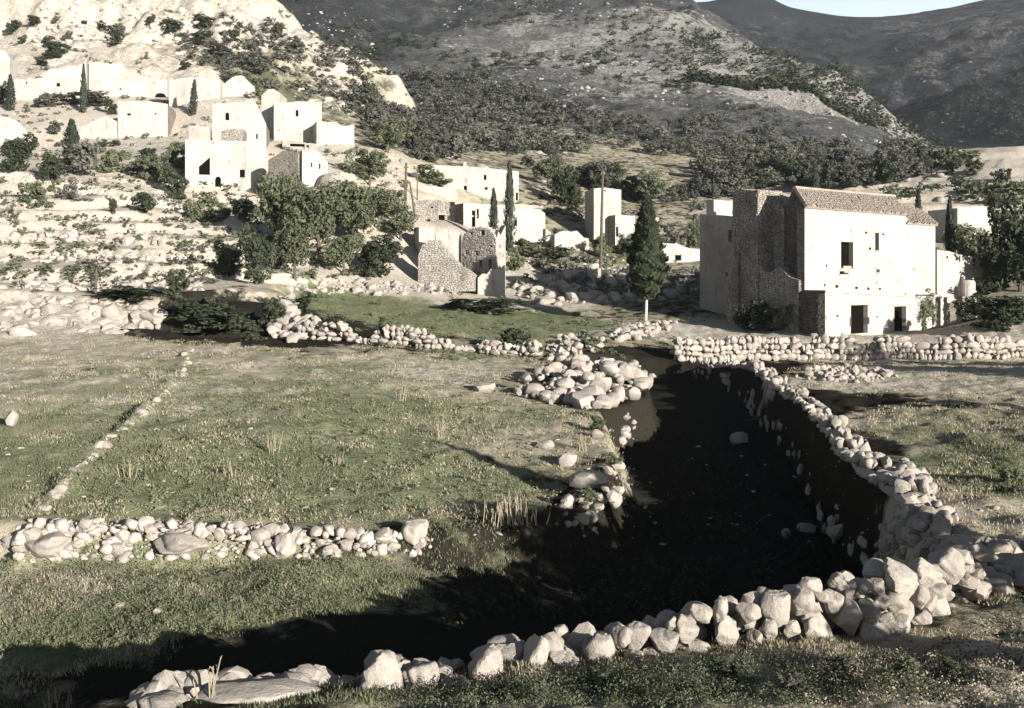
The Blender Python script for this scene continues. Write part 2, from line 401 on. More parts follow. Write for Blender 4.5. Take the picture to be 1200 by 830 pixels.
def seg_dist(x, y, pts):
    d = np.full(np.shape(x), 1e9)
    for a, b in zip(pts[:-1], pts[1:]):
        a = np.array(a); b = np.array(b); e = b - a
        t = np.clip(((x - a[0]) * e[0] + (y - a[1]) * e[1]) / (e @ e), 0, 1)
        d = np.minimum(d, np.hypot(x - a[0] - t * e[0], y - a[1] - t * e[1]))
    return d

fG, fL, fM, fR = RBF(G), RBF(L), RBF(Mh), RBF(R)

def first_hit(px, py):
    d = np.exp(np.linspace(math.log(12), math.log(110), 900)); z = fG((px - CX) / F * d, d)
    k = np.nonzero(z >= -(py - HY) / F * d)[0]; D = d[k[0]]
    return ((px - CX) / F * D, D)
DIAG = [first_hit(*p) for p in ((222, 408), (210, 440), (185, 465), (150, 497), (110, 530), (80, 565), (45, 605), (24, 630))]
us = np.concatenate([np.linspace(-1.35, -0.525, 46)[:-1], np.linspace(-0.525, 0.525, 540), np.linspace(0.525, 1.35, 46)[1:]])
rs = np.concatenate([np.exp(np.linspace(math.log(4), math.log(22), 50))[:-1], np.exp(np.linspace(math.log(22), math.log(170), 430))[:-1], np.exp(np.linspace(math.log(170), math.log(1700), 300))])
U, RR = np.meshgrid(us, rs)
X = U * RR; Y = RR - APEX

def heights(X, Y):
    g = fG(X, Y)
    near = np.clip((Y + 5) / 20, 0, 1)
    g += near * (0.20 * fbm(X / 5, Y / 5, 3, 3) * sstep(10, 30, Y) + (0.13 * fbm(X / 1.1, Y / 1.1, 3, 9) + 0.07 * fbm(X / .55, Y / .7, 2, 13)) * (1 - sstep(70, 120, Y)) + 0.9 * fbm(X / 14, Y / 14, 4, 5) * sstep(90, 150, Y))
    # stepped terraces on the left slope
    tz = g + 0.85 * fbm(X / 11, Y / 9, 4, 21)
    st = 1.45
    q = np.floor(tz / st); fr = tz / st - q
    stepped = (q + sstep(0.0, 0.22, fr) * 0.72 + 0.28 * fr) * st
    tm = sstep(66, 73, Y) * (1 - sstep(112, 122, Y)) * sstep(-13, -20, X + 0.0) 
    g = g + tm * (stepped - tz)
    tm2 = sstep(125, 150, Y) * (1 - sstep(190, 215, Y)) * sstep(44, 52, X)
    st = 2.2; q = np.floor(g / st); fr = g / st - q
    g = g + tm2 * ((q + sstep(0, 0.3, fr) * 0.7 + 0.3 * fr) * st - g)
    # sunken field
    m = Y < 90
    sd = np.full(g.shape, 9.0); sd[m] = sdist(X[m], Y[m], SUNK)
    floor = -6.25 - .85 * sstep(-4, 4, X) + 1.5 * sstep(38, 62, Y) + 0.22 * fbm(X / 3, Y / 3, 3, 31) + 0.12 * fbm(X / 0.9, Y / 0.9, 2, 33)
    soft = 0.55 + 0.5 * sstep(22, 26, Y) * sstep(8.0, 4.5, X) * (1 - sstep(40, 46, Y))
    k = sstep(soft * 0.5, -soft * 0.5, sd)
    g = g * (1 - k) + np.minimum(floor, g) * k
    # a small earth step along the stone row in the left field
    k = np.exp(-(seg_dist(X, Y, DIAG) / .28) ** 2) * (Y < 75) * (Y > 20)
    g = g + k * (.22 + .35 * fbm(X / 2.2, Y / 2.2, 2, 91))
    # hollow lane below the left terraces
    k = sstep(2.0, 0.8, seg_dist(X, Y, [(-25.0, 66.5), (-20, 65.2), (-16.2, 63.5)])) * (Y < 90)
    g = g - 2.1 * k
    l = fL(X, Y) + (fbm(X / 40, Y / 40, 5, 41) * 7 + np.abs(fbm(X / 14, Y / 14, 5, 47)) * 9 - 3.5) * sstep(150, 215, Y)
    m_ = fM(X, Y) + (fbm(X / 70, Y / 70, 5, 51) * 9 - np.abs(fbm(X / 35, Y / 35, 4, 53)) * 8 + 2) * sstep(190, 330, Y)
    r = fR(X, Y) + (fbm(X / 190, Y / 190, 6, 61) * 26 - np.abs(fbm(X / 120, Y / 120, 5, 67)) * 40 - 4) * sstep(400, 640, Y) * (1 - 0.88 * sstep(850, 1060, Y))
    l = np.where(Y < 110, -1e3, l); m_ = np.where(Y < 190, -1e3, m_); r = np.where(Y < 330, -1e3, r)
    return np.stack([g, l, m_, r])

HH = heights(X, Y)
which = HH.argmax(0); Zr = HH.max(0) + Z0
nR, nC = Zr.shape
lrs = np.log(rs)

def HZv(x, y):
    x = np.asarray(x, float); y = np.asarray(y, float)
    r = np.maximum(y + APEX, rs[0]); u = x / r
    fi = np.interp(np.log(r), lrs, np.arange(nR)); fj = np.interp(u, us, np.arange(nC))
    i = np.minimum(fi.astype(int), nR - 2); j = np.minimum(fj.astype(int), nC - 2)
    a = fi - i; b = fj - j
    return (Zr[i, j] * (1 - a) * (1 - b) + Zr[i + 1, j] * a * (1 - b) + Zr[i, j + 1] * (1 - a) * b + Zr[i + 1, j + 1] * a * b)
def HZ(x, y): return float(HZv(x, y))

_D = np.exp(np.linspace(math.log(9), math.log(1500), 1800))
def hit(px, py, dmin=9.0, dmax=1500.0):
    """where the sight line through a photo pixel first meets the land"""
    d = _D[(_D >= dmin) & (_D <= dmax)]
    z = HZv((px - CX) / F * d, d); ray = Z0 - (py - HY) / F * d
    k = np.nonzero(z >= ray)[0]
    i = k[0] if len(k) else len(d) - 1
    D = float(d[i]); x = (px - CX) / F * D
    return Vector((x, D, float(HZv(x, D))))

# haze: the air over the valley, one even closed box
def build_haze(dens):
    mb = MB(); mb.box((-1900, -40, -2.5), 3800, 1790, 300)
    m = bpy.data.materials.new('haze'); m.use_nodes = True; n = m.node_tree.nodes; n.remove(n["Principled BSDF"])
    v = n.new("ShaderNodeVolumePrincipled"); v.inputs["Color"].default_value = (.86, .92, 1.0, 1); v.inputs["Density"].default_value = dens; v.inputs["Anisotropy"].default_value = 0.1
    m.node_tree.links.new(v.outputs[0], n["Material Output"].inputs["Volume"])
    tag(mb.build('haze', m), 'thin pale haze filling the valley', kind='stuff')
build_haze(0.00008)
# land cover: (px, py, D or None, green, stony, bushy or painted shade)
CV = [(200, 710, .85, .1, .25), (60, 690, .45, .35, .1), (400, 690, .9, .1, .3), (300, 560, .75, .15, .15), (450, 480, .72, .15, .1), (100, 440, .5, .42, .1), (300, 425, .48, .42, .1), (400, 440, .6, .35, .1), (180, 410, .45, .45, .1), (50, 400, .4, .5, 0), (520, 450, .5, .4, .1), (50, 520, .65, .28, .1), (640, 520, .45, .4, .05), (550, 435, .45, .45, 0),
      (200, 480, .55, .35, .05), (400, 580, .72, .2, .1), (600, 580, .6, .3, .05), (560, 500, .6, .2, .1), (350, 500, .6, .25, .1), (250, 600, .65, .25, .1),
      (600, 372, 1, 0, 0), (450, 365, 1, 0, 0), (400, 352, 1, 0, 0), (520, 372, 1, 0, 0), (660, 380, .8, .2, 0), (100, 300, .3, .78, 0), (100, 330, .2, .85, 0), (50, 372, .15, .85, 0), (150, 372, .15, .85, 0), (200, 262, .4, .65, 0), (230, 320, .25, .8, 0), (30, 260, .3, .8, 0), (300, 330, .2, .75, 0), (60, 230, .5, .6, 0),
      (1100, 500, .5, .3, .05), (1000, 445, .35, .55, 0), (1150, 440, .4, .5, 0), (1180, 545, .7, .2, .15), (1060, 640, .3, .4, .1), (1000, 800, .35, .4, .3), (700, 818, .55, .2, .4), (1150, 820, .3, .5, .25), (800, 650, .25, .0, 1.3), (600, 690, .3, .0, 1.3), (880, 520, .3, .05, 1.3), (820, 460, .3, .05, 1.3), (940, 600, .2, .05, 1.3), (740, 700, .2, .0, 1.3), (900, 660, .2, .0, 1.3), (860, 580, .2, .0, 1.3), (780, 510, .2, .0, 1.2), (700, 620, .2, .0, 1.2), (300, 800, .4, .0, 1.0), (500, 740, .3, 0, 1.2), (560, 650, .5, .1, .6),  # hollow floor points: cast shade put into the ground colour as near-black soil
      (230, 380, .3, .0, 1.3), (270, 383, .3, .0, 1.3), (308, 386, .3, .0, 1.2), (200, 372, .3, .1, 1.0), (160, 353, .3, .3, .8), (680, 345, .15, .8, 0), (740, 335, .15, .75, 0), (640, 300, .6, .35, .35), (720, 305, .6, .3, .4), (850, 345, .5, .25, .5), (800, 350, .5, .25, .5), (760, 365, .5, .3, .5), (460, 330, .2, .8, 0), (520, 320, .15, .85, 0), (560, 345, .3, .7, 0), (440, 250, .4, .55, 0), (330, 250, .4, .5, .2), (700, 290, .6, .3, .2), (760, 320, .45, .4, .3), (770, 385, .1, .9, 0),  # first points: hollow lane's shadow band painted as dark ground
      (60, 190, .5, .6, .1), (230, 200, .5, .5, .1), (100, 150, .3, .85, 0), (170, 190, .3, .7, 0), (320, 190, .3, .7, 0), (460, 215, .4, .5, .1), (1150, 260, .4, .55, .1), (1120, 210, .3, .8, 0), (1100, 190, .25, .85, 0), (1180, 200, .3, .75, 0), (950, 200, .4, .35, .4), (1000, 215, .4, .4, .3), (800, 240, .45, .35, .45), (650, 230, .45, .35, .45), (560, 150, .45, .3, .5), (700, 140, .45, .35, .45), (850, 160, .45, .35, .45), (600, 200, .45, .3, .45), (740, 200, .45, .35, .45), (480, 170, .45, .3, .5), (1120, 335, .4, .4, .2), (1180, 370, .4, .6, .2)]
cvx = []; cvv = []
for c in CV:
    h = hit(c[0], c[1]); cvx.append((h.x, h.y)); cvv.append(c[2:])
# hill covers, given with a distance
for px, py, D, g_, s_, b_ in [(50, 40, 200, .1, .92, 0), (150, 60, 205, .1, .95, 0), (100, 20, 230, .1, .9, 0), (190, 100, 185, .1, 1, 0), (60, 95, 180, .1, 1, 0), (230, 30, 230, .6, .5, .3), (260, 70, 215, .75, .25, .5), (300, 95, 200, .7, .3, .45), (330, 60, 235, .55, .45, .35), (320, 15, 250, .3, .85, 0), (400, 70, 252, .4, .62, .3), (370, 100, 230, .6, .5, .2), (290, 20, 245, .4, .7, .2), (430, 95, 240, .5, .5, .4),
                          (400, 20, 430, .9, .05, .75), (400, 60, 390, .8, .1, .6), (480, 20, 460, .8, .1, .55), (560, 50, 400, .5, .4, .15), (650, 60, 390, .4, .55, .1), (750, 60, 400, .45, .5, .2), (720, 90, 350, .45, .5, .15), (820, 90, 350, .4, .6, .1), (900, 85, 380, .2, .85, 0), (950, 115, 345, .15, .95, 0), (870, 60, 420, .2, .85, 0), (930, 100, 355, .15, .9, 0), (850, 50, 430, .4, .6, .15), (800, 20, 490, .6, .3, .5), (700, 10, 480, .7, .25, .4), (600, 110, 300, .55, .35, .3), (500, 110, 300, .6, .3, .4), (780, 130, 290, .55, .4, .3), (900, 140, 300, .5, .45, .2), (980, 160, 280, .6, .35, .3),
                          (950, 60, 900, .6, .38, .45), (1050, 80, 800, .6, .42, .4), (1150, 60, 850, .5, .48, .35), (1100, 40, 950, .5, .45, .35), (900, 20, 1050, .5, .2, .2), (1170, 120, 600, .7, .3, .6), (1050, 140, 540, .4, .25, .3), (1000, 120, 640, .5, .15, .3), (1130, 150, 520, .7, .1, .55), (1030, 60, 900, .6, .15, .5)]:
    cvx.append(((px - CX) / F * D, D)); cvv.append((g_, s_, b_))
cvx = np.array(cvx); cvv = np.array(cvv, float)
cw = RBF.warp(cvx[:, 0], cvx[:, 1])
def cover(x, y):
    q = RBF.warp(x, y).reshape(-1, 2); out = np.empty((len(q), 3))
    for i in range(0, len(q), 60000):
        b = q[i:i + 60000]
        w = 1 / (((b[:, None] - cw[None]) ** 2).sum(-1) + 3e-4) ** 2
        out[i:i + 60000] = (w @ cvv) / w.sum(1, keepdims=True)
    return out.reshape(np.shape(x) + (3,))
wx = X + 1.2 * fbm(X / 4, Y / 4, 3, 71) * np.clip(Y / 60, .3, 6); wy = Y + 2.0 * fbm(X / 4, Y / 4, 3, 73) * np.clip(Y / 60, .3, 6)
cov = cover(wx, wy)
# terrace risers are bare stone
slope = np.zeros_like(Zr); slope[1:-1] = np.abs(Zr[2:] - Zr[:-2]) / (Y[2:] - Y[:-2])
ris = sstep(0.45, 0.8, slope) * sstep(66, 73, Y) * (1 - sstep(115, 125, Y)) * (X < -12)
cov[..., 1] = np.maximum(cov[..., 1], ris)
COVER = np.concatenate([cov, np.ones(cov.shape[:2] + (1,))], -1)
V = np.stack([X, Y, Zr], -1).reshape(-1, 3)
idx = np.arange(nR * nC).reshape(nR, nC)
Q = np.stack([idx[:-1, :-1], idx[:-1, 1:], idx[1:, 1:], idx[1:, :-1]], -1).reshape(-1, 4)
wq = which.reshape(-1)[Q].max(1)
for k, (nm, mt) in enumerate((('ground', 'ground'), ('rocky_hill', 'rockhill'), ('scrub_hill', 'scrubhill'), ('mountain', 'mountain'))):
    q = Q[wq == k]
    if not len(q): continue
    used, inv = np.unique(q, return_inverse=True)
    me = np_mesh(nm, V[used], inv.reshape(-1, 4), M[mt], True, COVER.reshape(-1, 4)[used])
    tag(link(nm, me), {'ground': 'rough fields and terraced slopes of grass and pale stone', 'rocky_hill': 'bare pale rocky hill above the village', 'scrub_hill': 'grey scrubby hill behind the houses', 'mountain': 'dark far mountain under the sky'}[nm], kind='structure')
# ------------------------------------------------------------------ buildings: walls with real thickness and openings
def wall_part(name, mat, root, A, d, L, base, top, t=0.5, ops=(), ragged=0.0, step=0.7, label=None, endmat=None):
    """wall from A along d (left to right seen from outside); top(u) height; ops: (u0, u1, bottom(u), top(u))"""
    A = Vector((A[0], A[1])); d = Vector((d[0], d[1])).normalized(); n = Vector((d.y, -d.x))
    r = random.Random(int(A.x * 31 + A.y * 17) & 0xffff)
    cuts = {0.0, L}
    k = max(1, int(L / step))
    for i in range(1, k): cuts.add(L * i / k + (r.uniform(-.15, .15) * step if ragged else 0))
    for o in ops:
        cuts |= {o[0], o[1]}
        if len(o) > 4: cuts |= {o[0] + (o[1] - o[0]) * i / 8 for i in range(1, 8)}
    cuts = sorted(c for c in cuts if -1e-6 <= c <= L + 1e-6)
    c2 = [cuts[0]]
    for c in cuts[1:]:
        if c - c2[-1] > 0.015: c2.append(c)
    cuts = c2
    jit = {c: (r.uniform(-1, .4) * ragged if ragged else 0.0) for c in cuts}
    T = lambda u: top(u) + jit[u]
    W = lambda u, v, z: (A.x + d.x * u - n.x * v, A.y + d.y * u - n.y * v, z)
    mb = MB()
    for a, b in zip(cuts[:-1], cuts[1:]):
        m = (a + b) / 2
        hol = sorted([(o[2](a), o[2](b), o[3](a), o[3](b)) for o in ops if o[0] - 1e-4 < m < o[1] + 1e-4])
        lo = (base, base); iv = []
        for h in hol:
            iv.append((lo[0], lo[1], h[0], h[1])); lo = (h[2], h[3])
        iv.append((lo[0], lo[1], max(T(a), lo[0] + .02), max(T(b), lo[1] + .02)))
        for (za, zb, ya, yb) in iv:
            mb.poly([W(a, 0, za), W(b, 0, zb), W(b, 0, yb), W(a, 0, ya)])
            mb.poly([W(b, t, zb), W(a, t, za), W(a, t, ya), W(b, t, yb)])
            mb.poly([W(a, 0, ya), W(b, 0, yb), W(b, t, yb), W(a, t, ya)])
            mb.poly([W(b, 0, zb), W(a, 0, za), W(a, t, za), W(b, t, zb)])
    nf = len(mb.f)
    mb.poly([W(0, t, base), W(0, 0, base), W(0, 0, T(cuts[0])), W(0, t, T(cuts[0]))])
    mb.poly([W(L, 0, base), W(L, t, base), W(L, t, T(cuts[-1])), W(L, 0, T(cuts[-1]))])
    ne = len(mb.f)
    for o in ops:
        mb.poly([W(o[0], 0, o[2](o[0])), W(o[0], t, o[2](o[0])), W(o[0], t, o[3](o[0])), W(o[0], 0, o[3](o[0]))])
        mb.poly([W(o[1], t, o[2](o[1])), W(o[1], 0, o[2](o[1])), W(o[1], 0, o[3](o[1])), W(o[1], t, o[3](o[1]))])
    ob = mb.build(name, mat, root, root.location)
    if endmat:
        ob.data.materials.append(endmat)
        for i in range(nf, ne): ob.data.polygons[i].material_index = 1
    if label: ob['label'] = label
    return ob

def lerp_prof(pts):
    us_ = [p[0] for p in pts]; zs = [p[1] for p in pts]
    return lambda u: float(np.interp(u, us_, zs))

class Face:
    """vertical wall plane through two (photo column, distance) points; turns photo pixels into wall coordinates"""
    def __init__(s, A, B):
        s.A = Vector(((A[0] - CX) / F * A[1], A[1])); s.B = Vector(((B[0] - CX) / F * B[1], B[1]))
        s.d = (s.B - s.A).normalized(); s.L = (s.B - s.A).length; s.n = Vector((s.d.y, -s.d.x))
    def uv(s, px, py):
        k = (px - CX) / F
        u = (k * s.A.y - s.A.x) / (s.d.x - k * s.d.y)
        y = s.A.y + s.d.y * u
        return u, Z0 - (py - HY) / F * y
    def w(s, u, v=0.0):
        return s.A + s.d * u - s.n * v

def openings(f, lst):
    out = []
    for o in lst:
        x0, y0, x1, y1 = o[:4]; kind = o[4] if len(o) > 4 else 'window'
        u0, zt = f.uv(x0, y0); u1, zb2 = f.uv(x1, y1); _, zb = f.uv(x0, y1)
        zb = (zb + zb2) / 2
        if kind in ('arch', 'arched_door'):
            R_ = (u1 - u0) / 2; c = (u0 + u1) / 2
            hz = min(R_, (zt - zb) * .5)
            out.append((u0, u1, (lambda u, z=zb: z), (lambda u, c=c, R_=R_, z=zt, hz=hz: z - hz + hz * math.sqrt(max(0, 1 - ((u - c) / R_) ** 2))), kind))
        elif kind == 'slant':
            out.append((u0, u1, (lambda u, z=zb: z), (lambda u, a=u0, b=u1, z0=zb + (zt - zb) * .45, z1=zt: z0 + (z1 - z0) * (u - a) / (b - a))))
        else:
            out.append((u0, u1, (lambda u, z=zb: z), (lambda u, z=zt: z)))
        out[-1] = out[-1] + (() if len(out[-1]) > 4 else ())
    return out

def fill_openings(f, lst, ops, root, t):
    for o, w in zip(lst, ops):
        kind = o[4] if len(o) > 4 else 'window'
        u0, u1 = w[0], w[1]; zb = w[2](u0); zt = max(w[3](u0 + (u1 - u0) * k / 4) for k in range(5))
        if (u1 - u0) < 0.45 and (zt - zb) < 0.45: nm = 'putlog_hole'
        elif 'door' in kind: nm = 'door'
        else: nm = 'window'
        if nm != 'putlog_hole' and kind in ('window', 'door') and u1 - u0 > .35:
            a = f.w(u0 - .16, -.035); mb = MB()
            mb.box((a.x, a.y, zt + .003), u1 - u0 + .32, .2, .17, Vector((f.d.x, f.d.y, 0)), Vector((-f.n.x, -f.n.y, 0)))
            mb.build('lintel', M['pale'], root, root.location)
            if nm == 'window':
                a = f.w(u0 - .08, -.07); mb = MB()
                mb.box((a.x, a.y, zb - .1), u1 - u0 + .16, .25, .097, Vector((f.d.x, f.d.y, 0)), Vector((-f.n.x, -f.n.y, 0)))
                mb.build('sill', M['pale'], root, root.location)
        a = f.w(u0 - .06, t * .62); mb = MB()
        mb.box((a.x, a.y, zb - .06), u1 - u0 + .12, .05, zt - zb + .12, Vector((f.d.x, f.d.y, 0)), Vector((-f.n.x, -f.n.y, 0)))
        mb.build(nm, M['void'], root, root.location)  # near-black panel in place of the dark interior, for every opening

def house(name, label, cat, A, B, top, base, depth=6.0, ops=(), mat='lime', smat=None, t=0.5, roof='flat', left=None, right=None, ragged=0.0, group=None, rdir=None, ldir=None, backdrop=0.0, roof_mat='pale'):
    """a block: front wall A-B from photo columns and distances, top profile in photo pixels, openings in photo pixels"""
    f = Face(A, B)
    mid = f.w(f.L / 2, depth / 2); t = min(t, f.L * .28, depth * .4)
    zb = min(HZ(*f.w(0)), HZ(*f.w(f.L)), HZ(*f.w(f.L / 2)), HZ(*f.w(0, depth)), HZ(*f.w(f.L, depth)), Z0 - (base - HY) / F * min(A[1], B[1])) - 0.4
    root = empty(name, (mid.x, mid.y, zb), label, cat, group)
    pr = sorted((f.uv(*p) for p in top), key=lambda q: q[0])
    tp = lerp_prof(pr)
    op = openings(f, ops)
    m = M[mat]; sm = M[smat or mat]
    wall_part('front_wall', m, root, f.A, f.d, f.L, zb, tp, t, op, ragged, endmat=sm)
    fill_openings(f, ops, op, root, t)
    dl = Vector(ldir).normalized() if ldir else -f.n     # direction in which the left side runs back
    dr = Vector(rdir).normalized() if rdir else -f.n
    hl, hr = tp(0), tp(f.L)
    kl = t / max(.3, dl.dot(-f.n)); kr = t / max(.3, dr.dot(-f.n))
    bl = f.A + dl * depth; br = f.B + dr * depth
    lop = rop = ()
    wall_part('side_wall', sm, root, bl, -dl, depth - kl, zb, left(depth - kl, hl) if left else (lambda u: hl - backdrop * (1 - u / depth)), t, lop, ragged)
    wall_part('side_wall', sm, root, f.B + dr * kr, dr, depth - kr, zb, right(depth - kr, hr) if right else (lambda u: hr - backdrop * u / depth), t, rop, ragged)
    db = (bl - br).normalized(); Lb = (bl - br).length
    wall_part('back_wall', sm, root, br + db * (t + .01), db, Lb - 2 * t - .02, zb, lambda u: min(hl, hr) - backdrop - .1, t, (), ragged)
    if roof == 'flat':
        zr = min(min(p[1] for p in pr), hl - backdrop, hr - backdrop) - .35 - ragged
        c = [f.w(t * .6, t * .6), f.w(f.L - t * .6, t * .6), f.w(f.L - t * .6, 0) + dr * (depth - t * .6), f.w(t * .6, 0) + dl * (depth - t * .6)]
        mb = MB(); mb.box8([(p.x, p.y, zr - .2) for p in c] + [(p.x, p.y, zr) for p in c])
        mb.build('roof', M[roof_mat], root, root.location)
    return root, f, zb

def cladding(f, root, name, mat, region, size=(.5, .28), seed=1, v0=0.0, proud=.05):
    """rough courses of squared stones, each standing a little proud of the wall plane; region(u, z) says where"""
    r = random.Random(seed); mb = MB()
    us_ = [p[0] for p in region['box']]; zs = [p[1] for p in region['box']]
    z = min(zs)
    d3 = Vector((f.d.x, f.d.y, 0)); b3 = Vector((-f.n.x, -f.n.y, 0))
    while z < max(zs):
        h = size[1] * r.uniform(.8, 1.2); u = min(us_) + r.uniform(-.3, 0)
        while u < max(us_):
            w = size[0] * r.uniform(.6, 1.35)
            if region['in'](u + w * .05, z + h * .5) and region['in'](u + w * .95, z + h * .5) and region['in'](u + w / 2, z + h) and r.random() > .06:
                pr = proud * r.uniform(.2, 1.2)
                o = f.w(u + .015, v0 - pr)
                mb.box((o.x, o.y, z + .012), w - .03, pr + .05, h - .025, d3, b3)
            u += w
        z += h
    if mb.v:
        o = mb.build(name, M[mat], root, root.location); o['kind'] = 'stuff'
        return o

# ---- upper village on the left
house('village_house', 'white terrace house with two arched doors, lowest and largest of the left village', 'house', (217, 117), (312, 119), [(217, 164), (262, 165), (300, 166), (312, 168)], 236, 7,
      [(233, 184, 246, 205, 'slant'), (281, 199, 287, 208), (252, 207, 259, 231, 'arched_door'), (267, 218, 285, 236, 'arched_door'), (231, 219, 233.2, 226), (241, 219, 247, 228, 'arch')], smat='masonry', ldir=(.16, 1))
house('village_house', 'tall white upper storey block rising behind the house with arched doors', 'house', (249, 126), (312, 127), [(249, 121.5), (276, 120.5), (298, 118), (303, 126), (310, 142), (312, 146)], 172, 6,
      [(264, 132, 268.6, 141, 'arch'), (300, 157, 302, 163)], smat='masonry', ldir=(.1, 1))
house('stone_outhouse', 'low brown stone infill wall in front of the tall upper storey', 'outhouse', (259, 122.4), (285, 122.6), [(259, 155), (264, 151), (285, 151.5)], 172, 2.5, (), mat='masonry', ragged=.15)
house('stone_outhouse', 'low pale walled yard left of the tall upper storey block', 'outhouse', (221, 123.5), (246, 124.0), [(221, 147), (246, 149)], 166, 3, (), mat='pale', ragged=.12, roof=None)
house('village_turret', 'small white square turret left of the flat roofed upper house', 'turret', (306.5, 141), (328, 141), [(306.5, 112), (311, 105), (320, 104), (328, 109)], 150, 4.5, (), ragged=.05)
house('village_house', 'flat roofed white house with one small window beside the turret', 'house', (321, 138), (377, 139.5), [(321, 119.5), (338, 121), (345, 119), (377, 119.5)], 172, 7, [(346.5, 129, 349.7, 136.5)], smat='pale')
house('village_house', 'low white house at the right end of the village with a notched corner', 'house', (371, 136), (415, 137.5), [(371, 142), (388, 143), (399, 143), (400, 147.5), (410, 147.5), (410.5, 146), (415, 145.5)], 178, 6, (), ragged=.05)
house('village_house', 'small white gabled house half hidden by the olive trees', 'house', (354, 112.5), (384, 114), [(354, 176), (362, 176), (372, 177), (376, 181), (384, 190)], 218, 5, [(364, 191, 366, 196), (373.5, 192, 375.5, 198)], smat='masonry', ldir=(-.93, .6), left=lambda L_, h: lerp_prof([(0, h - .75), (L_ * .55, h + .15), (L_, h - .25)]))
house('terrace_parapet', 'stepped white garden wall running down right of the gabled house', 'wall', (385, 113.4), (416, 115), [(385, 204), (402, 208), (403, 214), (416, 216)], 228, 1.2, (), roof=None)
house('village_house', 'white house with flat shaded yard wall above the gabled house', 'house', (331, 130), (371, 131), [(331, 163), (338, 166), (371, 168)], 184, 4, [(340, 168.5, 357, 174), (359, 170, 362, 174)], mat='pale', ragged=.1)
house('village_house', 'square white house standing alone left of the village above the shrubs', 'house', (138, 149), (196.5, 150), [(138, 118.5), (160, 119), (185, 120), (196.5, 122)], 172, 7, [(149, 133, 153, 135.5), (181, 132.5, 183, 134.5)], smat='masonry')
house('garden_wall', 'sloping pale wall left of the square lone house', 'wall', (92, 148.5), (137, 149), [(92, 154), (108, 142), (124, 135.5), (137, 142)], 170, 1.0, (), mat='lime', roof=None, ragged=.1)
house('village_ruin', 'round topped white ruin with one small arched hole, left of a cypress', 'ruin', (17, 168), (101, 170), [(17, 91), (36, 92), (50, 89), (55, 83), (66, 79), (84, 78), (94, 74), (101, 71)], 115, 3, [(66, 97, 70.5, 101.5, 'arch'), (30, 96, 32, 98.5)], mat='lime', ragged=.4, roof=None)
house('village_ruin', 'long broken white wall on the slope right of the first cypress', 'ruin', (104, 171), (196, 173), [(104, 72), (118, 74), (140, 73), (152, 82), (165, 88), (180, 91), (196, 93)], 125, 2, [(181, 109, 195, 118, 'arch'), (140, 103.5, 142, 105.5)], mat='lime', ragged=.4, roof=None)
house('village_ruin', 'pale ruined wall behind the thin dark cypress at the hill foot', 'ruin', (198, 163), (258, 164), [(198, 92), (225, 91), (246, 91), (252, 95), (258, 94)], 132, 2.5, (), mat='lime', ragged=.4, roof=None)
house('village_ruin', 'domed white ruin at the right end of the upper walls', 'ruin', (259, 167), (298, 168), [(259, 104), (263, 96), (270, 90), (282, 88), (290, 92), (298, 100)], 122, 4, (), mat='lime', ragged=.4, roof=None)
house('village_ruin', 'tall white wall cut by the left edge of the photo', 'ruin', (-40, 176), (11.5, 177), [(-40, 56), (0, 57), (8, 60), (11.5, 68)], 104, 4, (), ragged=.1, roof=None)
house('village_ruin', 'rounded white vault beside the dark bush at the left edge', 'ruin', (-30, 140), (36, 141), [(-30, 140), (0, 136), (12, 138), (22, 143), (30, 151), (36, 164)], 175, 3, (), ragged=.05, roof=None)
house('retaining_wall', 'short white retaining wall under the dark bush at the left edge', 'wall', (-60, 117), (34, 118), [(-60, 199), (0, 200), (34, 203)], 226, .8, (), mat='pale', ragged=.1, roof=None)

# ---- houses in the middle of the valley
house('farmhouse', 'long flat roofed white farmhouse behind the cypress pair', 'house', (498, 135.5), (608, 137), [(498, 195), (512, 193.5), (535, 195), (560, 196), (608, 201)], 240, 7, [(543.5, 218, 547.2, 231), (567, 205, 570, 211), (568, 219.5, 571.5, 222.5), (604.5, 226, 607, 235)], smat='pale')
house('chimney_stack', 'tiny white chimney on the roof of the long farmhouse', 'chimney', (543, 137.6), (546.5, 137.6), [(543, 190), (546.5, 190)], 199, .5, (), t=.12, roof=None)
r_, f_, z_ = house('farmhouse', 'lower white farmhouse with a tan roof edge, right behind the ruined vault', 'house', (543, 121.5), (639, 124), [(543, 238), (580, 240), (600, 241), (637, 246), (639, 250)], 287, 6,
      [(553, 247, 557, 266), (558.8, 245, 561.2, 256), (602, 258, 606, 265), (593, 265, 600.5, 287, 'door'), (607, 281, 617, 284)], smat='masonry', ldir=(-.42, 1))
wall_part('roof_kerb', M['pale'], r_, f_.w(5.5, -.06), f_.d, f_.L - 5.8, lerp_prof([(0, 0)])(0) + f_.uv(598, 241)[1] - .25, lambda u: f_.uv(600, 238)[1] - .07 * u, .6, (), .1)
house('lean_to', 'low white lean-to at the right end of the lower farmhouse', 'lean-to', (639.5, 123.5), (645.5, 123.8), [(639.5, 268), (643, 269), (645.5, 273)], 287, 2.5, ())
house('courtyard_wall', 'white gabled courtyard wall beside the utility pole', 'wall', (462, 130), (536, 131), [(462, 228), (470, 218), (491, 212), (500, 218), (524, 220), (536, 217)], 240, 3, (), ragged=.05, roof=None)
house('retaining_wall', 'brown rubble retaining wall left of the lower farmhouse', 'wall', (486, 119), (533, 120), [(486, 236), (500, 234), (533, 236.5)], 268, 1, [(514, 252, 521, 258), (505, 242, 507.5, 244)], mat='masonry', ragged=.08, roof=None)
house('white_shed', 'small white cube shed left of the ruined vault', 'shed', (491, 102), (508, 102.4), [(491, 266), (508, 266.5)], 287, 2.5, ())
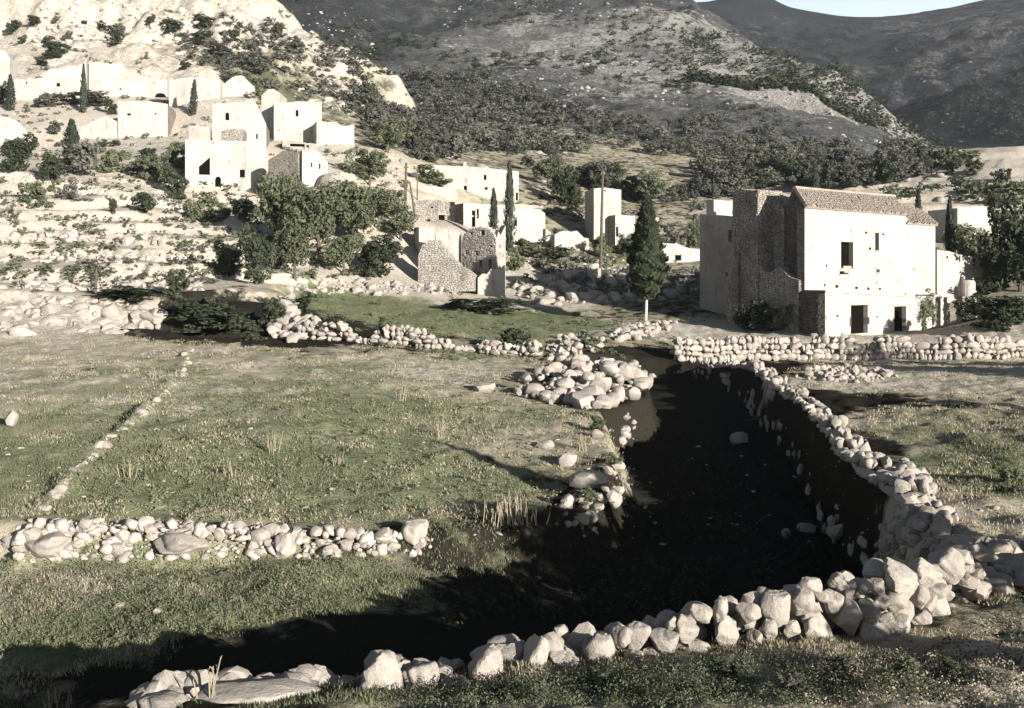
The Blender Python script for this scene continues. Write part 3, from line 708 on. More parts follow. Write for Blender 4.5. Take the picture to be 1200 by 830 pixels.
house('white_tower', 'white tower house with a pole in front, middle of the valley', 'tower', (696, 128), (728, 129), [(696, 221), (710, 220), (722, 222), (728, 222.5)], 292, 5, [(708, 222.5, 710, 224.5)], smat='pale', ldir=(-.15, 1))
house('white_wing', 'low white wing with one slit window right of the tower', 'house', (721, 127), (744, 128), [(721, 252), (744, 253)], 294, 5, [(721.8, 266, 724.6, 277.5)], smat='masonry', rdir=(.25, 1))
house('white_shed', 'small pale shed right of the tower wing, left of the big cypress', 'shed', (746, 131), (772, 132), [(746, 254), (757, 253), (772, 255)], 282, 3, (), mat='pale')
house('garden_wall', 'broken white garden wall between farmhouse and tower', 'wall', (650, 119), (690, 121), [(650, 275), (655, 270), (676, 271), (683, 276), (690, 279)], 290, .8, (), ragged=.2, roof=None)
house('white_cottage', 'small white cottage with a dark square window right of the big cypress', 'cottage', (776, 117), (821, 119), [(776, 285), (795, 286), (806, 291), (821, 292)], 313, 4, [(791, 299, 798.5, 305.5)])
house('terrace_wall', 'long pale terrace wall above the rubble field', 'wall', (626, 106), (704, 107), [(626, 324), (645, 319), (672, 316), (704, 314)], 336, .8, (), mat='pale', ragged=.2, roof=None)

# ---- the ruined vault left of the cypress pair
f = Face((541, 97.4), (581, 94.8))
mid = f.w(f.L / 2, 1)
root = empty('ruined_vault', (mid.x, mid.y, HZ(mid.x, mid.y) - .4), 'roofless ruined vault of brown rubble with a round top and white piers', 'ruin')
zt = f.uv(560, 265.5)[1]; hz = zt - f.uv(541, 283)[1]
vops = [(551, 272, 554, 275), (563, 270, 568, 276), (545, 293, 547.5, 298.5), (557, 294, 560, 299), (553.5, 306, 556, 309.5), (561, 305, 565, 313), (572, 303, 576, 320, 'arch'), (569, 292, 571, 295), (574, 287, 577, 290)]
op = openings(f, vops)
wall_part('vault_wall', M['paleruin'], root, f.A, f.d, f.L, root.location.z, lambda u: zt - hz + hz * math.sqrt(max(0, 1 - ((u - f.L / 2) / (f.L / 2 + .02)) ** 2)), .7, op, .2, .3)
fill_openings(f, vops, op, root, .7)
zb0 = root.location.z
cladding(f, root, 'facing_stone', 'paleruin', {'box': [(0, zb0), (f.L, zt)], 'in': lambda u, z: 0 < u < f.L and zb0 < z < zt - hz + hz * math.sqrt(max(0, 1 - ((u - f.L / 2) / (f.L / 2)) ** 2)) - .1 and not any(o[0] < u < o[1] and o[2](u) < z < o[3](u) for o in op)}, (.36, .2), 5)
f2 = Face((511, 97.5), (541, 97.8))
wall_part('side_pier', M['lime'], root, f2.A, f2.d, f2.L - .03, zb0, lerp_prof([f2.uv(511, 275), f2.uv(518, 268.5), f2.uv(530, 267.5), f2.uv(541, 272)]), .8, (), .15)
f3 = Face((581.3, 94.9), (592.5, 95.4))
pops = [(584, 287, 586.5, 291), (584, 296, 586, 299), (584, 311, 586, 314)]
op3 = openings(f3, pops)
wall_part('side_pier', M['pale'], root, f3.A, f3.d, f3.L, zb0, lerp_prof([f3.uv(581, 284), f3.uv(584, 270), f3.uv(587, 276), f3.uv(590, 266), f3.uv(592.5, 264)]), .8, op3, .1, .3)
fill_openings(f3, pops, op3, root, .8)
f4 = Face((560, 93.8), (592, 94.2))
wall_part('apron_wall', M['lime'], root, f4.A, f4.d, f4.L, HZ(*f4.A) - .6, lerp_prof([f4.uv(560, 326), f4.uv(570, 318), f4.uv(580, 312), f4.uv(592, 306)]), .6, (), .5, .4)
f5 = Face((490, 95.5), (558, 93.9))
zt5 = lerp_prof([f5.uv(490, 300), f5.uv(498, 281), f5.uv(511, 279), f5.uv(524, 294), f5.uv(540, 308), f5.uv(552, 315), f5.uv(558, 326)])
wall_part('apron_wall', M['paleruin'], root, f5.A, f5.d, f5.L - .1, HZ(*f5.A) - .8, zt5, .6, (), .5, .4)
cladding(f5, root, 'facing_stone', 'paleruin', {'box': [(0, HZ(*f5.A) - .6), (f5.L, zt5(1.0))], 'in': lambda u, z: 0 < u < f5.L - .2 and z < zt5(u) - .1}, (.36, .2), 8)
# ------------------------------------------------------------------ the big tiled house on the right and the ruins joined to it
A, B = (943, 75.3), (1096, 87.0)
f = Face(A, B)
mid = f.w(f.L / 2, 2)
zb = -3.95 + Z0 - .3
root = empty('stone_house', (mid.x, mid.y, zb), 'big white two storey house with a clay tiled roof and black openings', 'house')
ue = f.uv(1061, 252)[0]
ze, zr_ = f.uv(950, 243.5)[1], f.uv(1080, 263)[1]
tp = lerp_prof([(0, ze), (ue - .02, ze), (ue + .02, zr_), (f.L, zr_)])
ol = [(985.5, 283.5, 1000, 314.5), (1025.5, 273, 1030.2, 293.5), (984, 318, 994, 321.5), (989.5, 314.5, 996, 318.2), (1013.5, 271.5, 1016.5, 274), (1034, 273.5, 1036.5, 276), (1018, 290, 1021, 293), (967.5, 310, 969.3, 313), (965.5, 332.5, 967.5, 336), (979, 334, 982.5, 337.5), (1002, 336, 1005.5, 339), (1016, 337, 1019, 340), (1030, 337.5, 1032.5, 340), (1027, 316, 1031, 319)]
op = openings(f, ol)
op = sorted(op, key=lambda o: o[0])
wall_part('front_wall', M['lime'], root, f.A, f.d, f.L, zb, tp, .6, op, 0, 1.2, endmat=M['darkmasonry'])
fill_openings(f, ol, openings(f, ol), root, .6)
BK = Vector(((917 - CX) / F * 79.2, 79.2))                      # back corner of the gable wall
fg = Face((917, 79.2), (943, 75.3))
gtop = lerp_prof([(0, ze - .2), (fg.L * .5, f.uv(931, 222)[1] * 0 + Z0 + 6.7), (fg.L, ze)])
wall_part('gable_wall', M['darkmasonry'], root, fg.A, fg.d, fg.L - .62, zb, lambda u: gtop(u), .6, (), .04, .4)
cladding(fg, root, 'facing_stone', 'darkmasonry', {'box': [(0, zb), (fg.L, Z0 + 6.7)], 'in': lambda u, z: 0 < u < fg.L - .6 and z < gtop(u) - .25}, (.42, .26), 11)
BR = f.B + (BK - f.A)
d2 = (BR - f.B).normalized()
wall_part('side_wall', M['pale'], root, f.B + d2 * .62, d2, (BR - f.B).length - .62, zb, lambda u: zr_, .6)
d3 = (BK - BR).normalized()
wall_part('back_wall', M['pale'], root, BR + d3 * .62, d3, (BK - BR).length - 1.25, zb, lambda u: min(ze, zr_) - .2, .6)
# roofs: boarded slopes with rows of barrel tiles
def roof_slope(e0, e1, r0, r1, name_root, seed):
    e0, e1, r0, r1 = map(Vector, (e0, e1, r0, r1))
    nrm = (e1 - e0).cross(r0 - e0).normalized()
    if nrm.z < 0: nrm = -nrm
    mb = MB()
    dn = nrm * -.14
    mb.box8([e0 + dn, e1 + dn, r1 + dn, r0 + dn, e0, e1, r1, r0])
    sl = mb.build('roof_slope', M['tile'], name_root, name_root.location)
    rr = random.Random(seed); mb = MB()
    L_ = ((e1 - e0).length + (r1 - r0).length) / 2; H_ = ((r0 - e0).length + (r1 - e1).length) / 2
    nc = max(2, int(L_ / .27)); nr_ = max(2, int(H_ / .38))
    for i in range(nc):
        for j in range(nr_):
            if rr.random() < .03: continue
            s = (i + .5 + rr.uniform(-.1, .1)) / nc; t0 = j / nr_ - .01 + rr.uniform(-.03, .03); t1 = (j + 1.15) / nr_ + rr.uniform(-.02, .02)
            t1 = min(t1, 1.02)
            def Q(s_, t_): return (e0 + (e1 - e0) * s_) * (1 - t_) + (r0 + (r1 - r0) * s_) * t_
            p0, p1 = Q(s, t0), Q(s + rr.uniform(-.004, .004), t1)
            side = (e1 - e0).normalized()
            w0, w1 = .125 * rr.uniform(.9, 1.1), .095
            lift = .05 + rr.uniform(0, .025)
            k = len(mb.v)
            for p, w, lf in ((p0, w0, lift), (p1, w1, .02)):
                for a in (0, 45, 90, 135, 180):
                    a = math.radians(a)
                    mb.v.append(tuple(p + side * (-math.cos(a) * w) + nrm * (math.sin(a) * w * .8 + lf)))
            for q in range(4): mb.f.append((k + q, k + q + 1, k + 6 + q, k + 5 + q))
            mb.f.append((k, k + 1, k + 2, k + 3, k + 4))
    o = link('roof_tiles', mb.mesh('roof_tiles', M['tile'], name_root.location), name_root); o['kind'] = 'stuff'
    return sl
def to3(u, v, z): 
    p = f.w(u, v); return Vector((p.x, p.y, z))
R1, R2 = P(931, 221, 77.25), P(1048, 231, 86.3)
ov = to3(0, -.18, 0) - to3(0, 0, 0)
e0 = to3(-.1, 0, ze + .04) + ov; e1 = to3(ue, 0, ze + .04) + ov
roof_slope(e0, e1, R1, R2, root, 3)
bk0 = 2 * R1 - e0; bk0.z = e0.z - .1; bk1 = 2 * R2 - e1; bk1.z = e0.z - .1
roof_slope(bk1, bk0, R2, R1, root, 4)
e2 = to3(ue + .05, 0, zr_ + .04) + ov; e3 = to3(f.L + .15, 0, zr_ + .04) + ov
R3, R4 = P(1053, 241, 87.6), P(1079, 245.5, 90.5)
roof_slope(e2, e3, R3, R4, root, 5)
mb = MB(); mb.tube([R1 + Vector((0, 0, .05)), (R1 + R2) / 2 + Vector((0, 0, .02)), R2 + Vector((0, 0, .05))], [.15, .14, .15], 8)
mb.build('ridge_capping', M['tile'], root, root.location)
# ground floor block in front, with its flat terrace
fb = Face((967, 72.3), (1092, 83.6))
zt0, zt1 = fb.uv(970, 341)[1], fb.uv(1090, 348.5)[1]
bl = [(997, 358, 1017, 391, 'door'), (995.5, 372, 997.2, 383), (1017, 372, 1019, 380), (1048, 359.5, 1062, 391, 'door'), (980, 369, 982.5, 371.5), (1027, 370.5, 1029, 372.5)]
ob = openings(fb, bl)
wall_part('ground_floor_wall', M['lime'], root, fb.A, fb.d, fb.L, zb, lerp_prof([(0, zt0), (fb.L, zt1)]), .55, ob, 0, 1.2, endmat=M['darkmasonry'])
fill_openings(fb, bl, ob, root, .55)
ql = Face((937, 75.6), (967, 72.3))
wop = openings(ql, [(958, 355, 963, 370)])
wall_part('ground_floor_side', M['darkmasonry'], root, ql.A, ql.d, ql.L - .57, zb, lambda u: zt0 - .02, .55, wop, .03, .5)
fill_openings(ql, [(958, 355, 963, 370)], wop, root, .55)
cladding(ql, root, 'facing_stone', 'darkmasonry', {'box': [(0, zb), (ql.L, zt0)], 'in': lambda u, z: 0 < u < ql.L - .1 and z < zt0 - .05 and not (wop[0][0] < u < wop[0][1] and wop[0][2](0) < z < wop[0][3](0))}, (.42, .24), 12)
mb = MB()
c = [fb.w(-.1, -.09), fb.w(fb.L + .05, -.09), fb.w(fb.L, 3.0), Vector((f.w(0, -.02).x, f.w(0, -.02).y))]
zz = [zt0 + .05, zt1 + .05, zt1 + .05, zt0 + .05]
mb.box8([(p.x, p.y, z - .13) for p, z in zip(c, zz)] + [(p.x, p.y, z) for p, z in zip(c, zz)])
mb.build('terrace_slab', M['lime'], root, root.location)
# porch with brick pillars at the right end
fp = Face((1092.3, 83.7), (1114, 85.2))
zp = fp.uv(1100, 346)[1]
mb = MB(); a = fp.w(0, -.15); mb.box((a.x, a.y, zp - .16), fp.L + .15, 3.0, .2, Vector((*fp.d, 0)), Vector((-fp.n.x, -fp.n.y, 0)))
mb.build('porch_slab', M['lime'], root, root.location)
for px0, px1 in ((1102.5, 1106), (1110, 1113.5)):
    u0 = fp.uv(px0, 360)[0]; u1 = fp.uv(px1, 360)[0]; a = fp.w(u0, 0)
    mb = MB(); z = zb; k = 0
    while z < zp - .17:
        h = min(.24, zp - .165 - z); s = .03 if k % 2 else 0
        q = fp.w(u0 + s, s); mb.box((q.x, q.y, z), u1 - u0 - 2 * s, .4 - 2 * s, h - .004, Vector((*fp.d, 0)), Vector((-fp.n.x, -fp.n.y, 0)))
        z += h; k += 1
    mb.build('porch_pillar', M['lime'], root, root.location)
a = fp.w(0.05, 2.9); mb = MB(); mb.box((a.x, a.y, zb), fp.L, .3, zp - zb - .2, Vector((*fp.d, 0)), Vector((-fp.n.x, -fp.n.y, 0)))
mb.build('porch_back_wall', M['masonry'], root, root.location)

# ruined gable between tower and house
def ruin_block(name, label, cat, A_, B_, prof, mat, thick, ops=(), rag=.12, clad=None, seed=1, rootz=None):
    f_ = Face(A_, B_); m_ = f_.w(f_.L / 2, thick / 2)
    z0 = min(HZ(m_.x, m_.y), HZ(*f_.A), HZ(*f_.B)) - .6
    rt = empty(name, (m_.x, m_.y, z0), label, cat)
    tp_ = lerp_prof([f_.uv(*p) for p in prof]); op_ = openings(f_, ops)
    wall_part('ruined_wall', M[mat], rt, f_.A, f_.d, f_.L, z0, tp_, thick, op_, rag, .45)
    fill_openings(f_, ops, op_, rt, min(.6, thick))
    if clad:
        cladding(f_, rt, 'facing_stone', clad, {'box': [(0, z0), (f_.L, max(tp_(f_.L * k / 10) for k in range(11)))], 'in': lambda u, z: 0 < u < f_.L and z < tp_(u) - .25 and not any(o[0] - .05 < u < o[1] + .05 and o[2](u) < z < o[3](u) for o in op_)}, (.46, .27), seed)
    return rt, f_, z0, tp_
rt, fr, z0, tpr = ruin_block('ruined_gable', 'grey stone ruined gable with one slit window, between tower and tiled house', 'ruin', (884, 81.3), (919, 78.6), [(884, 253), (888, 247), (896, 238), (905, 224.5), (911, 236), (919, 244)], 'masonry', .6, [(895.5, 273, 900, 297)], .1, 'masonry', 21)
# a strip of its tiled roof survives behind the gable
g0 = fr.w(fr.L * .62, .6); 
roof_slope((*fr.w(fr.L * .98, .62), fr.uv(919, 243)[1]), (*(fr.w(fr.L * .98, .62) + Vector((1.2, 1.8))), fr.uv(919, 243)[1]), (*fr.w(fr.L * .6, .62), fr.uv(905, 226)[1]), (*(fr.w(fr.L * .6, .62) + Vector((1.2, 1.8))), fr.uv(905, 226)[1]), rt, 9)
fw = Face((886, 84.6), (905, 84.8))
wall_part('inner_wall', M['lime'], rt, fw.A, fw.d, fw.L, z0, lerp_prof([fw.uv(886, 222), fw.uv(902, 223.5), fw.uv(905, 226)]), .5, (), .03)
# square tower
rt, ft, z0, tpt = ruin_block('ruined_tower', 'tall grey stone tower stump at the left end of the tiled house', 'tower', (858.5, 81.2), (888, 78.8), [(858.5, 226), (864, 222.5), (873, 221), (880, 222), (888, 223)], 'masonry', 2.4, (), .15, 'masonry', 22)
fl = Face((858.7, 81.15), (866, 80.4))
# buttress foot of the tower
fo = Face((852, 81.0), (865, 80.3))
wall_part('buttress', M['masonry'], rt, fo.A, fo.d, fo.L, z0, lerp_prof([fo.uv(852, 340), fo.uv(857, 318), fo.uv(862, 300), fo.uv(865, 296)]), .2, (), .12)
cladding(fo, rt, 'facing_stone', 'masonry', {'box': [(0, z0), (fo.L, Z0 + 2)], 'in': lambda u, z: 0 < u < fo.L and z < lerp_prof([fo.uv(852, 342), fo.uv(857, 320), fo.uv(862, 302), fo.uv(865, 298)])(u) - .2}, (.46, .27), 23)
# fallen lower wall under the gable
ruin_block('ruined_wall_base', 'dark crumbling wall base below the grey gable', 'ruin', (880, 79.6), (936, 75.4), [(880, 312), (888, 306), (900, 318), (912, 312), (925, 322), (936, 326)], 'masonry', .8, (), .25, None, 24)
# pale house at the left end
house('plaster_house', 'pale grey plastered house with small windows, left of the stone tower', 'house', (820, 88.6), (859, 84.4), [(820, 251), (840, 252), (859, 254)], 338, 6, [(853.5, 270, 857.5, 283.5), (850, 319, 853, 324)], mat='greyplaster', rdir=(.62, .78), ldir=(.62, .78))
house('white_wall_block', 'bright white upper wall above the pale plastered house', 'wall', (836.5, 89.5), (861, 90.5), [(836.5, 234), (861, 236)], 300, 1.0, (), roof=None)
# low buildings right of the big house
r_, f_, z_ = house('white_outbuilding', 'low white outbuilding right of the big house behind the shrubs', 'outbuilding', (1098, 96), (1161, 99), [(1098, 293), (1117, 295), (1121, 298), (1146, 302), (1161, 303)], 336, 4, [(1140, 303, 1145.5, 312), (1109, 300, 1111, 303)])
house('hill_barn', 'pale low barn with a flat roof behind the palm-like tree', 'barn', (1122, 122), (1176, 124), [(1122, 244), (1150, 241), (1163, 246), (1176, 260)], 275, 5, (), mat='lime')
# round white tank
p = P(1133, 347, 88); rt = empty('water_tank', (p.x, p.y, HZ(p.x, p.y)), 'round white tank standing among the dark shrubs right of the porch', 'tank')
mb = MB(); N = 20; rad = .66; zc = p.z + .62
zt_ = [p.z - .05, p.z, p.z + .25, p.z + 1.1, p.z + 1.28, p.z + 1.34]; rr_ = [rad * .8, rad * .93, rad, rad, rad * .85, .02]
for k in range(len(zt_) - 1):
    for j in range(N):
        a0, a1 = 2 * math.pi * j / N, 2 * math.pi * (j + 1) / N
        mb.poly([(p.x + math.cos(a) * r, p.y + math.sin(a) * r, z) for a, r, z in ((a0, rr_[k], zt_[k]), (a1, rr_[k], zt_[k]), (a1, rr_[k + 1], zt_[k + 1]), (a0, rr_[k + 1], zt_[k + 1]))])
mb.build('tank_body', M['lime'], rt, rt.location)
mb = MB(); g = HZ(p.x, p.y) - .2
mb.box((p.x - .6, p.y - .6, g), 1.2, 1.2, max(.15, p.z - .04 - g)); mb.build('tank_plinth', M['masonry'], rt, rt.location)
# ------------------------------------------------------------------ stones: a few shared shapes, every stone its own object
import bmesh
def ico(sub):
    bm = bmesh.new(); bmesh.ops.create_icosphere(bm, subdivisions=sub, radius=1.0)
    v = np.array([p.co[:] for p in bm.verts]); f_ = np.array([[q.index for q in p.verts] for p in bm.faces]); bm.free()
    return v, f_
ICO = {k: ico(k) for k in (1, 2, 3, 4)}
def rock(sub, seed, planes=11, sharp=26.0, rough=.05):
    g = np.random.default_rng(seed); v, f_ = ICO[sub]
    n = g.normal(size=(planes, 3)); n /= np.linalg.norm(n, axis=1)[:, None]
    d = g.uniform(.62, 1.0, planes)
    t = np.maximum(v @ n.T, 1e-3) / d[None]
    r = (t ** sharp).sum(1) ** (-1 / sharp)
    r = np.clip(r, .3, 1.15)
    if sub >= 2:
        r = r * (1 + rough * fbm(v[:, 0] * 2.2 + seed + v[:, 2], v[:, 1] * 2.2 - v[:, 2] * 1.4, 3, seed))
    w = v * r[:, None]
    w /= np.abs(w).max(0)[None]
    return w, f_
def rock_set(name, sub, n, mat, seed, **k):
    out = []
    for i in range(n):
        v, f_ = rock(sub, seed + i, **k)
        out.append(np_mesh(name, v, f_, M[mat], sub >= 2))
    return out
RK = {'near': rock_set('boulder_shape', 4, 12, 'stone', 100, rough=.14, planes=11, sharp=20), 'mid': rock_set('stone_shape', 2, 12, 'stone', 200, sharp=45, planes=9, rough=.1), 'far': rock_set('rubble_shape', 1, 9, 'stone_far', 300),
      'grey': rock_set('grey_stone_shape', 2, 6, 'stone_grey', 400), 'lowgrey': rock_set('grey_rubble_shape', 1, 6, 'stone_grey', 450)}
for k in RK:
    for me in RK[k]:
        me.set_sharp_from_angle(angle=math.radians(32))
        if k in ('far', 'lowgrey'):
            for p in me.polygons: p.use_smooth = False
def put_stone(kind, loc, sc, root=None, rot=None, name='stone', r=rnd):
    me = r.choice(RK[kind])
    rot = rot if rot is not None else (r.uniform(-.4, .4), r.uniform(-.4, .4), r.uniform(0, 6.28))
    o = link(name, me, root, Vector(loc) - (root.location if root else Vector()), rot, sc)
    return o
def join_stones(name, kind, items, root, mat):
    """many small stones as one part"""
    Vs = []; Fs = []; off = 0; rr = random.Random(len(items))
    for loc, sc, rot in items:
        me = rr.choice(JR[kind]); v, f_ = me
        mtx = np.array(Euler(rot).to_matrix())
        Vs.append((v * np.array(sc)) @ mtx.T + np.array(loc) - np.array(tuple(root.location) if root else (0, 0, 0))); Fs.append(f_ + off); off += len(v)
    o = link(name, np_mesh(name, np.concatenate(Vs), np.concatenate(Fs), M[mat], False), root); o['kind'] = 'stuff'
    return o
JR = {'far': [rock(1, 600 + i) for i in range(8)]}

# ---- the foreground wall, stone by stone
def Dw(px): return float(np.interp(px, [150, 430, 600, 750, 900, 1050, 1150, 1200], [12.1, 12.75, 13.5, 14.1, 14.7, 15.3, 16.6, 18.0]))
def wall_top(px): return float(np.interp(px, [160, 380, 410, 450, 520, 575, 630, 700, 750, 800, 845, 940, 1000, 1050, 1110, 1150], [816, 806, 806, 772, 792, 768, 748, 744, 730, 726, 704, 682, 674, 658, 648, 645]))
def wall_base(px): return float(np.interp(px, [160, 430, 575, 700, 800, 900, 1000, 1050, 1110, 1150], [832, 826, 812, 788, 776, 770, 770, 762, 748, 690]))
p = P(700, 785, Dw(700))
W1 = empty('dry_stone_wall', p, 'foreground dry stone wall of big pale boulders, running to the lower left corner', 'stone wall')
FG = [(448, 797, 50, 60), (492, 795, 44, 46), (523, 805, 16, 26), (541, 804, 18, 23), (575, 788, 46, 50), (607, 793, 24, 26), (628, 770, 33, 50), (663, 775, 38, 28), (700, 764, 40, 38), (727, 749, 21, 30), (748, 743, 29, 35), (743, 771, 24, 24), (767, 769, 26, 26),
      (780, 750, 38, 32), (789, 732, 20, 16), (410, 822, 22, 20), (428, 812, 24, 34), (310, 822, 152, 34), (197, 826, 62, 26), (823, 718, 28, 20), (803, 737, 30, 30), (843, 715, 19, 30), (851, 741, 28, 34), (852, 764, 24, 18), (821, 760, 28, 27),
      (877, 720, 28, 26), (886, 748, 20, 26), (910, 714, 40, 40), (927, 737, 20, 20), (948, 687, 28, 22), (938, 706, 32, 30), (949, 722, 22, 22), (957, 738, 36, 36), (973, 758, 26, 30), (964, 698, 18, 14), (982, 681, 22, 18), (976, 704, 26, 30), (995, 690, 18, 22),
      (1011, 688, 24, 20), (1028, 688, 22, 18), (993, 726, 36, 42), (1020, 716, 30, 34), (1022, 744, 42, 32), (1053, 678, 38, 46), (1047, 705, 32, 24), (1050, 732, 36, 36), (1077, 701, 26, 28), (1083, 672, 38, 32), (1096, 690, 32, 22), (1097, 714, 28, 32), (1101, 737, 26, 24),
      (1107, 663, 42, 40), (1126, 654, 28, 20), (1130, 678, 18, 14), (1150, 647, 36, 18), (1078, 728, 26, 24), (1034, 704, 24, 22), (880, 762, 26, 20), (1075, 748, 22, 18), (900, 738, 22, 24), (588, 812, 26, 16), (645, 793, 26, 16), (680, 788, 24, 16), (715, 786, 26, 18), (560, 822, 24, 14), (505, 822, 22, 14)]
r = random.Random(3)
for (px, py, w, h) in FG:
    D = Dw(px) + (wall_base(px) - py) * .0028 + r.uniform(-.05, .05)
    k = D / F
    q = P(px, py, D)
    big = w > 100
    o = put_stone('near', q, (w * k * .55, .42 if big else max(w, h) * k * r.uniform(.42, .55), h * k * .56), W1, (r.uniform(-.12, .12), 0 if big else r.uniform(-.35, .35), r.uniform(-.3, .3)), 'stone', r)
# stones behind and between them
fill = []
for i in range(260):
    px = r.uniform(160, 1150)
    t = r.random()
    py = wall_top(px) * (1 - t) + wall_base(px) * t + 7 + 6 * (1 - t)
    D = Dw(px) + r.uniform(.22, .75) + (1 - t) * .1
    s = r.uniform(.13, .24)
    q = P(px, py, Dw(px)); q.x *= D / Dw(px); q.y = D
    q.z -= .06
    put_stone('mid', q, (s * r.uniform(.9, 1.3), s, s * r.uniform(.7, 1.1)), W1, None, 'stone', r)

# ---- general dry stone wall along a line on the ground
def dry_wall(name, label, pts, height, thick=.5, size=.32, kind='mid', cat='stone wall', limit=290, rough=.35, base=None, seed=1, miss=.08, fillkind='far', fillmat='stone_far', top_only=False):
    r = random.Random(seed)
    pts = [Vector((p[0], p[1])) for p in pts]
    seg = [(b - a).length for a, b in zip(pts[:-1], pts[1:])]; tot = sum(seg)
    def at(s):
        for i, L_ in enumerate(seg):
            if s <= L_ or i == len(seg) - 1:
                d = (pts[i + 1] - pts[i]) / L_
                return pts[i] + d * s, d
            s -= L_
    c, _ = at(tot / 2)
    root = empty(name, (c.x, c.y, HZ(c.x, c.y)), label, cat)
    items = []
    hf = (lambda s: height(s / tot)) if callable(height) else (lambda s: height)
    hmax = max(hf(tot * k / 20) for k in range(21)) * 1.15
    z = 0.0; course = 0
    while z < max(hmax, size * .4):
        sh = size * r.uniform(.75, 1.15)
        for row, off in enumerate((thick / 2, -thick / 2, 0)):
            s = r.uniform(0, size)
            while s < tot:
                w = size * min(2.4, math.exp(r.gauss(.05, .45)))
                hh = hf(s) * (1 - rough * .5 + rough * float(vnoise(np.array([s / 1.3]), np.array([seed * 3.1]), seed)[0]) * 1.3 + r.uniform(-.1, .1) * rough)
                top = z + sh >= hh
                if z <= max(hh - sh * .4, 0) and not (row == 2 and not top) and r.random() > miss:
                    p, d = at(min(s + w / 2, tot)); n = Vector((d.y, -d.x))
                    if n.y > 0: n = -n                    # towards the camera
                    z0 = HZ(p.x, p.y) if base is None else base(p.x, p.y)
                    q = p + n * (off + r.uniform(-.06, .06))
                    a0 = math.atan2(d.y, d.x)
                    pri = (0 if row == 0 else (1 if top else 2))
                    items.append((pri + r.random() * .5, (q.x, q.y, z0 + z + sh * .45), (w * .56, min(w, thick * .8) * r.uniform(.45, .6), sh * .6 * r.uniform(.85, 1.25)), (r.uniform(-.15, .15), r.uniform(-.2, .2) + (r.choice((0, 0, 1.2)) if top else 0), a0 + r.uniform(-.25, .25))))
                s += w * .96
        z += sh * .95; course += 1
    items.sort(key=lambda t: t[0])
    for it in items[:limit]:
        o = put_stone(kind, it[1], it[2], root, it[3], 'stone', r)
    rest = [it[1:] for it in items[limit:]]
    if rest: join_stones('rubble_fill', 'far', rest, root, fillmat)
    return root

def gpts(lst, dmin=9): return [(h.x, h.y) for h in (hit(a, b, dmin) for a, b in lst)]
# cross wall in the left field
CWP = [(4, 640), (30, 622), (100, 614), (200, 616), (300, 622), (400, 626), (470, 630), (508, 634), (500, 650), (420, 654), (300, 656), (150, 658), (20, 658)]
def single(px, py, w, h, kind, label, cat='boulder', group=None, dmin=9, sink=.15, D=None):
    g = hit(px, py, dmin); k = g.y / F
    o = put_stone(kind, (g.x, g.y, g.z + h * k * (.5 - sink)), (w * k * .52, max(w, h) * k * .45, h * k * .54), None, (0, rnd.uniform(-.15, .15), rnd.uniform(0, 6.28) if w < h * 1.3 else rnd.uniform(-.3, .3)), 'boulder')
    o.data = o.data
    return tag(o, label, cat, group)
single(487, 634, 36, 32, 'near', 'white boulder at the right end of the cross wall in the left field', dmin=20)
single(333, 650, 32, 28, 'near', 'pale pointed boulder standing in the cross wall left of centre', dmin=20)
single(213, 650, 64, 30, 'near', 'broad flat pale rock set in the left part of the cross wall', dmin=20)
single(60, 652, 60, 34, 'near', 'wide low pale outcrop at the left end of the cross wall', dmin=20)
# loose field stones
for px, py, w, h, lb in [(640, 527, 24, 14, 'low pale stone in the grass left of the dark hollow, farthest of three'), (664, 545, 24, 20, 'rounded buff stone in the grass beside the dark hollow'), (690, 572, 44, 22, 'flat buff rock on the right edge of the left field'), (733, 512, 12, 10, 'small bright white stone at the edge of the shadow below the rubble heap'),
                         (568, 460, 26, 14, 'pale flat stone in the grass left of the rubble heap'), (725, 552, 16, 12, 'small buff stone at the very edge of the shadow'), (72, 578, 18, 14, 'pale stone on the stone line at the left'), (140, 713, 14, 8, 'small pale stone in the lower left grass'),
                         (183, 720, 12, 8, 'tiny flat stone in the lower left grass beside a larger one'), (14, 500, 16, 22, 'pale upright stone at the left edge of the field'), (700, 512, 16, 10, 'flat stone beside the dry tuft in the right of the field')]:
    single(px, py, w, h, 'mid', lb)
for px, py, w, h, lb in [(866, 520, 22, 16, 'brownish rock lying in the upper part of the shadowed hollow'), (922, 630, 12, 12, 'small grey stone left of a pale flat one in the shadow'), (945, 623, 22, 12, 'pale flat stone in the shadow above the foreground wall'),
                         (983, 632, 24, 18, 'grey pointed stone in the shadow near the right bank'), (905, 470, 20, 14, 'grey stone at the top of the shadowed hollow')]:
    single(px, py, w, h, 'grey', lb)

